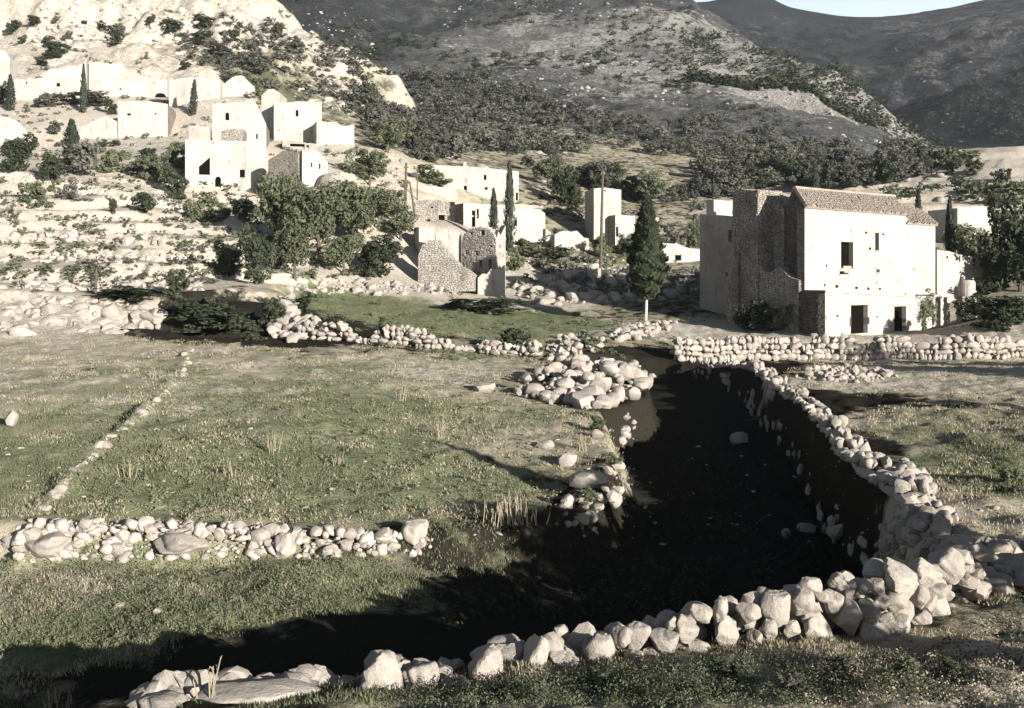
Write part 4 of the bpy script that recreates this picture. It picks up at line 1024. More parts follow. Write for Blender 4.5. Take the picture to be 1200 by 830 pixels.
# ---- heaps of rubble
def heap(name, label, poly, n, smin, smax, kind='mid', cat='rubble heap', pile=.4, seed=1, limit=290, dmin=20, sink=.18):
    r = random.Random(seed)
    xs = [p[0] for p in poly]; ys = [p[1] for p in poly]
    cx, cy = sum(xs) / len(xs), sum(ys) / len(ys)
    g0 = hit(cx, cy, dmin); root = empty(name, g0, label, cat)
    P_ = np.array(poly, float); got = 0; items = []
    while got < n:
        px, py = r.uniform(min(xs), max(xs)), r.uniform(min(ys), max(ys))
        sd = float(sdist(np.array([px]), np.array([py]), poly)[0])
        if sd > 0: continue
        g = hit(px, py, dmin); s = smin + (smax - smin) * r.random() ** 2.2 * (1.0 if r.random() > .06 else 1.5)
        z = g.z + s * sink + pile * r.random() * min(1, -sd / 14)
        items.append(((g.x, g.y, z), (s * r.uniform(.8, 1.3) * .5, s * r.uniform(.8, 1.2) * .5, s * r.uniform(.55, 1) * .5), (r.uniform(-.5, .5), r.uniform(-.5, .5), r.uniform(0, 6.3)))); got += 1
    for it in items[:limit]: put_stone(kind, *it[:2], root, it[2], 'stone', r)
    if items[limit:]: join_stones('rubble_fill', 'far', items[limit:], root, 'stone_far')
    return root
heap('dry_stone_wall', 'low tumbled stone wall crossing the left field from the left edge to the white boulder', CWP, 620, .08, .42, 'mid', 'stone wall', pile=.34, seed=2, limit=297, sink=.0)
heap('rubble_heap', 'heap of pale rubble on the field edge above the dark hollow', [(604, 468), (612, 452), (640, 440), (690, 432), (750, 436), (768, 446), (752, 462), (730, 478), (690, 480), (640, 474)], 260, .25, 1.0, 'mid', pile=.9, seed=11)
dry_wall('dry_stone_wall', 'tumbled field wall with weeds along the far edge of the left field', gpts([(345, 397), (420, 402), (500, 408), (560, 414), (630, 418)], 40), lambda t: .95, .6, .30, 'mid', seed=12, rough=.9, miss=.2)
heap('rubble_heap', 'strip of pale rubble left of the end of the house boundary wall', [(712, 394), (735, 384), (770, 378), (792, 378), (785, 388), (760, 396), (725, 402)], 90, .35, .7, 'mid', pile=.4, seed=13)
heap('rubble_heap', 'broken pale bank of stones beside the dark gap, right end of the field wall', [(640, 412), (650, 397), (690, 392), (712, 398), (700, 412), (668, 424), (645, 424)], 80, .3, .7, 'mid', pile=.4, seed=14)
heap('rubble_field', 'spread of large pale rubble between the ruined vault and the big cypress', [(596, 338), (640, 326), (700, 318), (745, 318), (800, 342), (780, 352), (720, 356), (650, 358), (610, 350)], 290, .3, 1.7, 'mid', pile=.2, seed=15, dmin=60, sink=.05)
heap('rubble_heap', 'pale stones tumbled at the left end of the field wall beside the hollow lane', [(318, 396), (316, 370), (330, 346), (345, 352), (352, 372), (372, 380), (372, 398), (340, 402)], 90, .25, 1.1, 'mid', pile=.5, seed=27, dmin=40)
heap('rubble_heap', 'low pale rubble mound in the right field below the boundary wall', [(930, 444), (950, 434), (1000, 430), (1040, 436), (1054, 444), (1000, 450)], 130, .2, .5, 'mid', pile=.35, seed=16)
heap('rubble_field', 'broken pale rock terrace along the far edge of the left field', [(0, 352), (100, 350), (190, 358), (196, 386), (120, 392), (0, 392)], 200, .15, 1.5, 'mid', pile=.15, seed=17, dmin=50, sink=-.18)
heap('rubble_field', 'scattered pale stones among the trees below the olive grove', [(330, 338), (400, 330), (520, 334), (545, 345), (470, 346), (380, 346)], 160, .2, .9, 'mid', pile=.2, seed=18, dmin=60, sink=.02)
heap('rubble_heap', 'dark stones tumbled on the bank at the right end of the foreground wall', [(1024, 640), (1050, 610), (1090, 600), (1110, 612), (1150, 640), (1190, 640), (1200, 690), (1150, 700), (1120, 660), (1060, 660)], 170, .15, .5, 'grey', pile=.1, seed=19, dmin=14)
heap('rubble_heap', 'weathered stones in the bottom right corner below the wall', [(1120, 700), (1200, 690), (1205, 830), (1000, 835), (900, 800), (1000, 790), (1110, 780)], 290, .04, .3, 'grey', pile=.03, seed=20)
heap('rubble_heap', 'pale broken stones on the rough bank below the right end of the foreground wall', [(960, 778), (1110, 758), (1130, 800), (1120, 832), (900, 832), (930, 795)], 170, .04, .26, 'mid', pile=.03, seed=28)
heap('rubble_heap', 'pale stones at the broken end of the curved field wall', [(1028, 560), (1060, 545), (1085, 560), (1092, 600), (1072, 604), (1060, 580)], 60, .25, .55, 'mid', pile=.25, seed=26, dmin=18)

# ---- the curved field wall, the boundary wall of the big house
curve = [(8.75, 21.6), (9.3, 25.8), (9.75, 30), (10.6, 34.5), (11.8, 42), (12.5, 54), (11.3, 61)]
dry_wall('dry_stone_wall', 'curved field wall with a sunlit top along the right bank of the dark hollow', curve, lambda t: .42, .5, .28, 'mid', seed=21, rough=.6, miss=.02, base=lambda x, y: HZ(x + .6, y) - .08, limit=298)
dry_wall('retaining_wall', 'shaded stone face of the bank below the curved field wall', [(x - .75, y) for x, y in curve], lambda t: 1.1, .2, .36, 'lowgrey', seed=22, rough=.9, miss=.8, base=lambda x, y: HZ(x - .5, y) - .1, limit=200, fillmat='stone_grey')
bw = gpts([(786, 423), (870, 423), (960, 421), (1050, 420), (1130, 420), (1215, 420)], 55)
dry_wall('dry_stone_wall', 'long pale boundary wall in front of the big tiled house', bw, lambda t: 1.45 - .3 * max(0, (t - .55)), .55, .36, 'mid', seed=23, rough=.25, miss=.03, limit=298)
# stone line down the left field
dg = [(222, 410), (210, 440), (185, 465), (150, 497), (110, 530), (80, 565), (45, 605), (20, 632)]
heap('stone_row', 'thin broken line of stones running down the left field to the cross wall', [(a + 5, b) for a, b in dg] + [(a - 4, b) for a, b in reversed(dg)], 70, .1, .42, 'mid', 'stone row', pile=.05, seed=24, dmin=20, sink=-.08)
# low retaining walls of the left terraces
for k, (y0, lbl, n_) in enumerate(((338, 'lowest', 150), (305, 'second', 130), (281, 'third', 120))):
    heap('terrace_wall', lbl + ' rough stone terrace wall from the bottom on the left slope', [(0, y0 - 4), (120, y0 - 6), (238, y0 - 5), (238, y0 + 3), (110, y0 + 4), (0, y0 + 3)], n_, .2, 1.1, 'far', 'stone wall', pile=.15, seed=40 + k, dmin=60, sink=-.05)

heap('bank_stones', 'loose stones on the crumbling left bank of the dark hollow', [(655, 600), (690, 575), (722, 540), (735, 490), (745, 492), (742, 560), (715, 600), (690, 622), (650, 618)], 70, .08, .5, 'mid', pile=.05, seed=29)
# rock outcrops on the hills, far too many to pick apart
def rocks_mass(name, label, box, n, smin, smax, which_min, poly, seed, mat='stone_far', dmax=1400):
    r = random.Random(seed); it = []; tries = 0
    while len(it) < n and tries < n * 10:
        tries += 1
        px, py = r.uniform(box[0], box[2]), r.uniform(box[1], box[3])
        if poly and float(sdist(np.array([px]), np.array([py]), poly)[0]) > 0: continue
        g = hit(px, py, which_min)
        if g.y > dmax or vnoise(np.array([g.x / 30]), np.array([g.y / 30]), seed)[0] < 0: continue
        s = smin + (smax - smin) * r.random() ** 2.5
        it.append(((g.x, g.y, g.z - .22 * s), (s * r.uniform(.7, 1.6), s * r.uniform(.6, 1), s * r.uniform(.35, .8)), (r.uniform(-.4, .4), r.uniform(-.4, .4), r.uniform(0, 6.3))))
    o = join_stones(name, 'far', it, None, mat); return tag(o, label, kind='stuff')
rocks_mass('rock_outcrops', 'pale rock outcrops scattered over the grey hill', (520, 0, 1050, 170), 420, .2, 1.1, 200, [(560, 0), (820, 0), (990, 125), (1050, 165), (930, 155), (850, 145), (760, 155), (690, 135), (620, 110), (500, 90), (440, 100), (380, 60), (340, 0)], 3, 'hillrock')
rocks_mass('rock_outcrops', 'pale crags on the rocky hill above the village', (0, 0, 440, 130), 420, .2, 1.5, 150, None, 4)
rocks_mass('rock_outcrops', 'rocks on the dark far mountain', (830, 20, 1200, 175), 110, .5, 2.0, 330, None, 5, 'mountrock')
rocks_mass('rock_outcrops', 'pale rocks showing through the wooded slope', (400, 110, 1110, 235), 320, .2, 1.2, 120, None, 6, 'hillrock')
rocks_mass('loose_stones', 'small loose stones over the village slope and terraces', (0, 120, 480, 345), 900, .06, .4, 66, None, 7, 'stone_far', 180)
rocks_mass('loose_stones', 'small loose stones around the middle houses', (560, 270, 860, 380), 500, .06, .4, 60, None, 8, 'stone_far', 150)
rocks_mass('loose_stones', 'small stones lying in the near fields', (0, 420, 1200, 640), 420, .03, .12, 18, None, 9, 'stone_far', 60)
# ------------------------------------------------------------------ plants
def leaves(cent, rad, per, size, g, up=.3, flat=1.0):
    """leaf quads round clump centres; returns verts, quads"""
    n = len(cent) * per
    c = np.repeat(cent, per, 0); R_ = np.repeat(rad, per)
    d = g.normal(size=(n, 3)); d /= np.linalg.norm(d, axis=1)[:, None]
    p = c + d * (R_ * g.uniform(.35, 1.0, n) ** .6)[:, None] * np.array([1, 1, flat])
    nrm = d + g.normal(size=(n, 3)) * .6 + np.array([0, 0, up]); nrm /= np.linalg.norm(nrm, axis=1)[:, None]
    a = np.cross(nrm, g.normal(size=(n, 3))); a /= np.linalg.norm(a, axis=1)[:, None]
    b = np.cross(nrm, a)
    s = size * g.uniform(.6, 1.4, n)[:, None]
    q = np.stack([p - a * s, p - b * s * .55, p + a * s, p + b * s * .55], 1)
    return q.reshape(-1, 3), np.arange(n * 4).reshape(-1, 4)

def crown_pts(g, lobes, n):
    """clump centres spread through a few overlapping lobes, mostly near their skins"""
    out = []
    for (lx, ly, lz, lr) in lobes:
        k = max(3, int(n * lr ** 2 / sum(q[3] ** 2 for q in lobes)))
        d = g.normal(size=(k, 3)); d /= np.linalg.norm(d, axis=1)[:, None]
        out.append(np.array([lx, ly, lz]) + d * (lr * g.uniform(.35, 1, k) ** .5)[:, None] * np.array([1, 1, .85]))
    return np.concatenate(out)

def make_crown(name, seed, mat, nl=6, n=46, per=34, size=.07, low=.25):
    """unit crown: about 1 wide (radius .5) and 1 tall"""
    g = np.random.default_rng(seed)
    lobes = []
    for i in range(nl):
        a = g.uniform(0, 6.28); rr_ = g.uniform(.05, .27)
        lobes.append((math.cos(a) * rr_, math.sin(a) * rr_, g.uniform(low + .1, .8), g.uniform(.15, .27)))
    lobes.append((0, 0, .5, .28))
    c = crown_pts(g, lobes, n)
    v, q = leaves(c, g.uniform(.06, .13, len(c)), per, size, g)
    v[:, 2] = np.clip(v[:, 2], .02, None)
    return np_mesh(name, v, q, M[mat])
CR = {'olive': [make_crown('olive_crown', 10 + i, 'olive', 9, 95, 56, .027) for i in range(4)],
      'dark': [make_crown('dark_crown', 30 + i, 'darkleaf', 8, 95, 56, .03, .1) for i in range(3)],
      'shrub': [make_crown('shrub_shape', 50 + i, 'scrub', 6, 56, 30, .05, -.05) for i in range(5)],
      'dshrub': [make_crown('dark_shrub_shape', 60 + i, 'darkleaf', 6, 60, 36, .045, -.05) for i in range(3)],
      'sshrub': [make_crown('grey_shrub_shape', 80 + i, 'scrub2', 6, 56, 30, .05, -.05) for i in range(4)],
      'oshrub': [make_crown('olive_shrub_shape', 65 + i, 'olive', 6, 60, 36, .045, -.05) for i in range(3)]}
def make_trunk(seed):
    r_ = random.Random(seed); mb = MB()
    x = y = 0
    pts = [(0, 0, -.08)]
    for k in range(1, 4):
        x += r_.uniform(-.04, .04); y += r_.uniform(-.04, .04); pts.append((x, y, k * .13))
    mb.tube(pts, [.06, .048, .04, .032], 7)
    for k in range(4):
        a = r_.uniform(0, 6.28); q = Vector(pts[2 + (k % 2)])
        e = q + Vector((math.cos(a) * .2, math.sin(a) * .2, r_.uniform(.18, .32)))
        mb.tube([q, (q + e) / 2 + Vector((0, 0, .03)), e], [.026, .018, .008], 5)
    return mb.mesh('trunk', M['bark'])
TRK = [make_trunk(i) for i in range(3)]
def tree(px, py, w, h, kind, label, cat='tree', group=None, dmin=30, name='olive_tree', D=None):
    g = hit(px, py, dmin) if D is None else Vector(((px - CX) / F * D, D, HZ((px - CX) / F * D, D)))
    k = g.y / F
    root = empty(name, g, label, cat, group, rnd.uniform(0, 6.28))
    W_, H_ = w * k * 1.12, h * k * 1.05
    link('crown', rnd.choice(CR[kind]), root, (0, 0, 0), (0, 0, 0), (W_, W_, H_))
    link('trunk', rnd.choice(TRK), root, (0, 0, 0), (0, 0, 0), (max(.8, W_ * .6), max(.8, W_ * .6), H_))
    return root
def shrub(px, py, w, h, kind, label, cat='shrub', group=None, dmin=30, name='shrub', D=None):
    g = hit(px, py, dmin) if D is None else Vector(((px - CX) / F * D, D, HZ((px - CX) / F * D, D)))
    k = g.y / F
    o = link(name, rnd.choice(CR[kind]), None, g - Vector((0, 0, .06 * h * k)), (0, 0, rnd.uniform(0, 6.28)), (w * k * 1.1, w * k * 1.1, h * k * 1.12))
    return tag(o, label, cat, group)

def make_cypress(seed, n=1500, mat='cypress', prof=None):
    g = np.random.default_rng(seed)
    t = g.uniform(0, 1, n) ** .85
    pr = prof or [(0, .30), (.08, .42), (.25, .5), (.5, .42), (.75, .27), (.9, .14), (1, .03)]
    rad = np.interp(t, [p[0] for p in pr], [p[1] for p in pr])
    a = g.uniform(0, 6.28, n)
    lump = 1 + .42 * np.sin(a * 3 + t * 17 + seed) * np.sin(t * 29 + seed)
    rr_ = rad * lump * g.uniform(.45, 1, n) ** .5
    p = np.stack([np.cos(a) * rr_, np.sin(a) * rr_, t], 1)
    up = np.stack([np.cos(a) * .25, np.sin(a) * .25, np.full(n, .16)], 1) + g.normal(size=(n, 3)) * np.array([.12, .12, .03])
    sd = np.stack([-np.sin(a), np.cos(a), np.zeros(n)], 1) + g.normal(size=(n, 3)) * np.array([.4, .4, .1])
    s = g.uniform(.5, 1.3, n)[:, None]
    u_ = up * s * .28 * np.array([1, 1, .8]); w_ = sd * s * .075 * np.array([1, 1, .25])
    q = np.stack([p - u_ * .4, p + w_, p + u_, p - w_], 1)
    return np_mesh('cypress_crown', q.reshape(-1, 3), np.arange(n * 4).reshape(-1, 4), M[mat])
CYP = [make_cypress(i) for i in range(3)]
BIGCYP = make_cypress(9, 9000, 'darkleaf', [(0, .16), (.06, .32), (.18, .47), (.36, .5), (.5, .42), (.62, .31), (.76, .2), (.88, .1), (1, .02)])
def cypress(px, ytop, ybase, w, label, D, crown=None, trunk=None, lean=0.0, low=0.0, trunkmat='bark', group=None):
    x = (px - CX) / F * D; g = Vector((x, D, HZ(x, D)))
    ztop = Z0 - (ytop - HY) / F * D; zlow = Z0 - (ybase - HY) / F * D
    root = empty('cypress', g, label, 'cypress', group)
    zb_ = g.z if low == 0 else g.z + low
    wd = w / F * D
    link('crown', crown or rnd.choice(CYP), root, (0, 0, zb_ - g.z - .1), (0, lean, rnd.uniform(0, 6)), (wd, wd, ztop - zb_ + .1))
    mb = MB(); mb.tube([(-.12 if trunk else 0, 0, -.3), (-.05 if trunk else 0, 0, (zb_ - g.z) * .5), (0, 0, zb_ - g.z + .8), (0, 0, (ztop - g.z) * .7)], [max(.09, wd * .055), max(.08, wd * .045), max(.07, wd * .04), .03], 8)
    mb.build('trunk', M[trunkmat], root)
    return root
gb = hit(752, 381, 60)
cypress(758, 233, 344, 39, 'large dark cypress with a pale bare trunk in the middle of the valley', gb.y, BIGCYP, True, low=2.1, trunkmat='deadwood')
cypress(597, 191, 274, 13, 'taller thin cypress of the dark pair behind the ruined vault', 112)
cypress(578.5, 222, 270, 12, 'shorter cypress of the dark pair behind the ruined vault', 110)
cypress(98, 76, 114, 8, 'thin cypress right of the round topped white ruin', 160)
cypress(225.5, 94, 131, 9, 'small slanting cypress against the pale wall at the hill foot', 157, lean=.06)
cypress(84, 141, 218, 20, 'tall broad cypress left of the olive terraces in the upper left', 122)
cypress(12, 88, 120, 11, 'narrow cypress at the left edge beside the white walls', 160)
cypress(1113, 232, 298, 13, 'dark slim cypress right of the big tiled house', 101)
cypress(1076, 222, 256, 8, 'small dark cypress rising above the right end of the tiled roof', 135)
cypress(955, 195, 235, 12, 'dark bushy cypress behind the tiled roof', 150)

cypress(600 + F * 15.6 / 12.2, 215, 820, 110, 'slim cypress outside the right edge shading the left field', 12.2)
# ---- olive grove left of centre, each tree its own
for i, (px, py, w, h, kd, lb) in enumerate([
    (322, 292, 66, 95, 'olive', 'tall olive tree just right of the arched house'), (372, 300, 78, 84, 'olive', 'broad olive tree below the white gabled house'), (414, 292, 72, 76, 'olive', 'rounded olive tree left of the utility pole'),
    (300, 334, 52, 70, 'dark', 'dark tree at the lower left corner of the olive grove'), (346, 328, 56, 62, 'olive', 'olive tree on the lower edge of the grove above the broken trunk'), (440, 326, 66, 52, 'dark', 'dark spreading tree left of the ruined vault'),
    (402, 322, 54, 46, 'olive', 'low olive tree at the bottom of the grove'), (268, 326, 42, 44, 'dark', 'small dark tree standing over the hollow lane'), (448, 262, 56, 42, 'olive', 'grey olive tree under the utility pole'), (470, 282, 44, 36, 'olive', 'small olive tree beside the white cube shed'),
    (432, 246, 52, 42, 'olive', 'olive tree right of the stepped garden wall'), (455, 222, 58, 38, 'olive', 'olive tree behind the courtyard wall'), (400, 262, 52, 44, 'olive', 'olive tree in the heart of the grove'), (348, 258, 50, 48, 'olive', 'olive tree right below the small gabled house'),
    (760, 246, 40, 44, 'olive', 'olive tree behind the white wing of the tower'), (664, 266, 46, 48, 'dark', 'dark tree left of the white tower'), (643, 240, 44, 38, 'olive', 'olive tree right of the long farmhouse'), (815, 302, 26, 44, 'olive', 'slim tree left of the plastered house'),
    (1140, 304, 60, 64, 'olive', 'olive tree above the white outbuilding'), (1195, 372, 84, 112, 'dark', 'large dark tree at the right edge of the photo'), (20, 202, 52, 46, 'dark', 'dark round bush tree at the left edge above the retaining wall'), (62, 216, 38, 34, 'dark', 'dark tree against the foot of the broad cypress'),
    (735, 302, 34, 26, 'dark', 'dark low tree in front of the white tower wing'), (1118, 262, 40, 34, 'olive', 'olive tree left of the pale barn'), (1195, 245, 40, 50, 'olive', 'olive tree at the right edge above the dark tree')]):
    tree(px, py, w, h, kd, lb, dmin=50, D={1195: 96, 664: 140, 643: 150, 1140: 103, 1118: 118, 760: 150, 735: 122, 455: 140, 432: 124}.get(px))
# ---- shrubs one can point at
for px, py, w, h, kd, lb in [
    (228, 258, 36, 32, 'oshrub', 'shrub below the left corner of the arched house'), (255, 262, 40, 30, 'oshrub', 'shrub under the arched doors'), (287, 262, 40, 30, 'dshrub', 'dark shrub right of the arched doors'), (205, 232, 34, 36, 'dshrub', 'dark shrub in the shadow left of the arched house'),
    (100, 206, 48, 40, 'shrub', 'grey shrub right of the broad cypress'), (132, 202, 40, 32, 'oshrub', 'olive shrub below the lone square house'), (165, 206, 46, 28, 'shrub', 'pale shrub on the terrace below the lone house'), (182, 214, 40, 38, 'oshrub', 'shrub left of the arched house yard'), (205, 196, 32, 36, 'oshrub', 'shrub left of the low walled yard'),
    (42, 242, 36, 34, 'oshrub', 'green shrub above the left terraces'), (82, 236, 26, 24, 'shrub', 'small grey shrub at the top of the left terraces'), (166, 250, 32, 27, 'dshrub', 'round dark shrub on the top terrace'), (132, 252, 14, 20, 'dshrub', 'thin dark shrub over the black recess on the top terrace'), (117, 180, 20, 15, 'dshrub', 'small dark bush below the sloping wall'),
    (133, 172, 14, 8, 'dshrub', 'tiny dark bush at the foot of the lone house'), (172, 186, 26, 14, 'dshrub', 'dark low shrub under the lone house'), (100, 124, 70, 18, 'shrub', 'wide pale scrub patch below the first cypress'), (58, 128, 40, 20, 'shrub', 'scrub patch under the round topped ruin'), (130, 134, 20, 18, 'dshrub', 'dark scrub left of the lone square house'),
    (47, 102, 15, 12, 'shrub', 'small bush against the round topped ruin'), (3, 122, 18, 24, 'dshrub', 'dark bush at the left edge below the white walls'), (290, 110, 36, 20, 'oshrub', 'green bush beside the domed ruin'), (118, 150, 26, 10, 'shrub', 'dry bush on the sloping wall'), (65, 158, 22, 16, 'shrub', 'bush left of the sloping wall'),
    (620, 302, 44, 22, 'oshrub', 'shrub below the lower farmhouse door'), (645, 308, 44, 18, 'dshrub', 'dark shrub right of the farmhouse shrub'), (702, 300, 32, 26, 'oshrub', 'shrub at the foot of the white tower pole'), (790, 284, 34, 22, 'shrub', 'shrub behind the small white cottage'), (604, 318, 26, 30, 'oshrub', 'green shrub right of the ruined vault'), (760, 300, 40, 20, 'dshrub', 'dark shrub left of the small white cottage'),
    (1152, 378, 44, 30, 'dshrub', 'dark shrub right of the porch'), (1165, 384, 66, 36, 'dshrub', 'dark shrub behind the boundary wall at the right'), (1108, 345, 22, 14, 'dshrub', 'dark shrub below the white tank'), (1172, 340, 40, 40, 'dshrub', 'dark shrub right of the white outbuilding'),
    (1116, 205, 22, 20, 'dshrub', 'left dark bush of the pair on the pale right hillside'), (1140, 205, 26, 20, 'dshrub', 'right dark bush of the pair on the pale right hillside'), (1172, 218, 24, 20, 'dshrub', 'round dark bush on the pale right hillside below the pair'),
    (510, 224, 50, 22, 'oshrub', 'green shrub on the corner of the long farmhouse'), (895, 386, 50, 36, 'dshrub', 'dark weeds growing on the ruined wall base'), (920, 372, 34, 34, 'shrub', 'grey weeds climbing under the grey gable'), (872, 388, 30, 26, 'dshrub', 'dark weeds at the foot of the stone tower'),
    (150, 352, 90, 15, 'dshrub', 'long low dark bramble added as shadow left of the hollow lane'), (262, 388, 100, 30, 'dshrub', 'wide dark bramble added as shadow filling the hollow lane'), (318, 384, 36, 34, 'dshrub', 'dark bush added as shadow beside the tumbled stones at the lane end'), (222, 374, 60, 24, 'dshrub', 'dark bramble added as shadow on the near side of the hollow lane'), (1137, 376, 34, 26, 'dshrub', 'dark shrub hiding the foot of the white tank'), (1178, 388, 60, 40, 'dshrub', 'dark shrub at the right end of the boundary wall'), (1152, 352, 40, 26, 'dshrub', 'dark shrub right of the white tank'), (702, 505, 26, 16, 'oshrub', 'low weed on the left bank of the dark hollow, upper'), (716, 545, 30, 16, 'oshrub', 'low weed on the left bank of the dark hollow, middle'), (684, 592, 40, 20, 'oshrub', 'low weed on the left bank of the dark hollow, lower'), (705, 806, 44, 22, 'oshrub', 'leafy weed clump under the egg shaped stones of the foreground wall'), (850, 796, 40, 24, 'dshrub', 'dark weed clump at the foot of the foreground wall, middle'), (985, 792, 46, 26, 'shrub', 'grey weed clump at the foot of the foreground wall, right half'), (1062, 796, 44, 28, 'oshrub', 'green weed clump below the highest stones of the foreground wall'), (1120, 800, 36, 26, 'dshrub', 'dark weed clump in the shade at the lower right'), (930, 815, 50, 24, 'shrub', 'dry grey weed clump near the bottom edge of the photo'), (600, 822, 50, 18, 'dshrub', 'dark weed clump at the bottom edge left of centre'), (606, 412, 46, 30, 'dshrub', 'dark bramble in the field wall'), (450, 402, 26, 26, 'dshrub', 'small dark bramble in the middle of the field wall'), (378, 400, 22, 20, 'dshrub', 'dark weed at the left end of the field wall'), (356, 366, 26, 22, 'dshrub', 'low dark bush beside the green field'),  # lane brambles and lane-end bush added to stand in for a shadow band
    (235, 395, 70, 34, 'dshrub', 'dark bramble standing for shadow in the hollow lane'), (290, 398, 50, 26, 'dshrub', 'dark bramble standing for shadow at the right end of the hollow lane'), (575, 366, 110, 16, 'dshrub', 'long low dark bramble below the ruined vault'), (205, 352, 34, 34, 'dshrub', 'dark bush at the start of the hollow lane'),
    (690, 408, 34, 22, 'oshrub', 'shrub on the stone bank right of the dark gap'), (1010, 390, 22, 8, 'oshrub', 'weeds at the door sill of the big house'), (1185, 565, 36, 20, 'oshrub', 'low green weeds in the right field'),
    (15, 40, 22, 18, 'dshrub', 'dark bush high on the pale rocky hill at the left edge'), (40, 34, 20, 14, 'dshrub', 'dark bush on the rocky hill second from the left edge'), (62, 68, 38, 22, 'dshrub', 'largest dark bush on the pale rocky hill'), (50, 78, 22, 9, 'dshrub', 'small bush below the largest one on the rocky hill'), (135, 52, 24, 20, 'dshrub', 'dark bush in the middle of the pale rocky hill'),
    (140, 42, 18, 13, 'shrub', 'grey bush above the dark one on the rocky hill'), (26, 52, 10, 10, 'dshrub', 'little bush at the left of the rocky hill'), (80, 50, 14, 14, 'oshrub', 'yellowish bush beside the largest bush'), (66, 27, 12, 10, 'oshrub', 'small green bush near the top of the rocky hill'), (98, 32, 10, 7, 'dshrub', 'tiny dark bush near the top of the rocky hill'), (120, 36, 18, 9, 'dshrub', 'flat dark bush near the top of the rocky hill'),
    (176, 30, 14, 12, 'dshrub', 'dark bush at the right of the pale rocky hill'), (202, 46, 26, 22, 'dshrub', 'round dark bush where the pale rock meets the scrub'), (238, 34, 36, 16, 'dshrub', 'wide dark bush on the scrub of the rocky hill'), (275, 50, 18, 14, 'dshrub', 'single dark bush on the grey slope'), (216, 82, 18, 10, 'dshrub', 'bush above the long broken wall'), (172, 70, 8, 8, 'oshrub', 'tiny bush above the long broken wall'),
    (235, 52, 34, 18, 'dshrub', 'dark scrub clump below the wide bush'), (255, 70, 40, 20, 'shrub', 'grey scrub clump above the domed ruin'), (290, 84, 44, 18, 'shrub', 'grey scrub clump right above the domed ruin'), (345, 62, 26, 14, 'shrub', 'grey scrub below the pale crest'), (325, 46, 16, 22, 'dshrub', 'dark cleft bush under the pale crest')]:
    shrub(px, py, w, h, kd, lb, dmin=(9 if py > 400 else 50 if py > 240 else 90), D={1137: 84,  510: 134, 895: 77.5, 920: 76, 872: 78.5}.get(px))

# ---- scrub on the hills: the nearest ones singly, the others as one mass
def in_poly(px, py, poly): return float(sdist(np.array([px]), np.array([py]), poly)[0]) < 0
MID = [(398, 128), (440, 100), (500, 84), (560, 88), (620, 104), (690, 128), (760, 150), (850, 140), (930, 142), (1000, 150), (1060, 172), (1110, 192), (1060, 215), (1000, 224), (900, 222), (830, 240), (760, 240), (650, 218), (600, 190), (520, 188), (470, 192), (430, 180), (418, 150)]
r = random.Random(5); n = 0; cand = []
while len(cand) < 1120:
    px, py = r.uniform(395, 1115), r.uniform(82, 242)
    if in_poly(px, py, MID):
        g = hit(px, py, 110)
        if vnoise(np.array([g.x / 22]), np.array([g.y / 22]), 77)[0] < -.03 - .2 * (r.random() < .3): continue
        cand.append(g)
cand.sort(key=lambda g: g.y)
def scrub_mass(name, label, items, mat, quads, size, seed):
    """items: (location, width, height)"""
    g = np.random.default_rng(seed); Vs = []
    base = []
    for i in range(4):
        c = crown_pts(g, [(0, 0, .35, .36), (.16, .1, .42, .24), (-.18, -.06, .4, .25)], 14)
        v, q = leaves(c, g.uniform(.09, .16, len(c)), max(2, quads // len(c)), size, g)
        v[:, 2] = np.clip(v[:, 2], 0, None); base.append(v)
    for k, (p, w, h) in enumerate(items):
        v = base[k % 4]; a = g.uniform(0, 6.28); ca, sa = math.cos(a), math.sin(a)
        Vs.append(np.stack([(v[:, 0] * ca - v[:, 1] * sa) * w + p[0], (v[:, 0] * sa + v[:, 1] * ca) * w + p[1], v[:, 2] * h + p[2] - .05 * h], 1))
    Vs = np.concatenate(Vs)
    return tag(link(name, np_mesh(name, Vs, np.arange(len(Vs)).reshape(-1, 4), M[mat])), label, kind='stuff')
for i, g in enumerate(cand[:290]):
    s = 1.6 + 4.4 * r.random() ** 1.8
    kd = r.choice(['shrub', 'shrub', 'shrub', 'sshrub', 'sshrub', 'sshrub', 'dshrub'])
    o = link('scrub_tree', r.choice(CR[kd]), None, g, (0, 0, r.uniform(0, 6.3)), (s, s, s * r.uniform(.6, .85)))
    px = CX + g.x / g.y * F
    zone = 'above the olive grove' if px < 490 else 'behind the long farmhouse' if px < 650 else 'behind the white tower' if px < 780 else 'behind the stone tower' if px < 960 else 'right of the tiled roof'
    lk = ('small ' if s < 2.4 else 'large ' if s > 4.2 else 'mid sized ') + {'shrub': 'pale grey green', 'sshrub': 'dull grey green', 'dshrub': 'dark green'}[kd] + ' scrub tree '
    tag(o, lk + zone, 'tree', lk + zone)
rest = [(g, (s := 2.0 + 5.6 * r.random() ** 1.7), s * r.uniform(.55, .8)) for g in cand[290:]]
scrub_mass('scrub_wood', 'grey green wood on the upper hillside', rest[::2], 'scrub', 240, .055, 1)
scrub_mass('scrub_wood', 'darker grey wood on the upper hillside', rest[1::2], 'scrub2', 240, .055, 2)
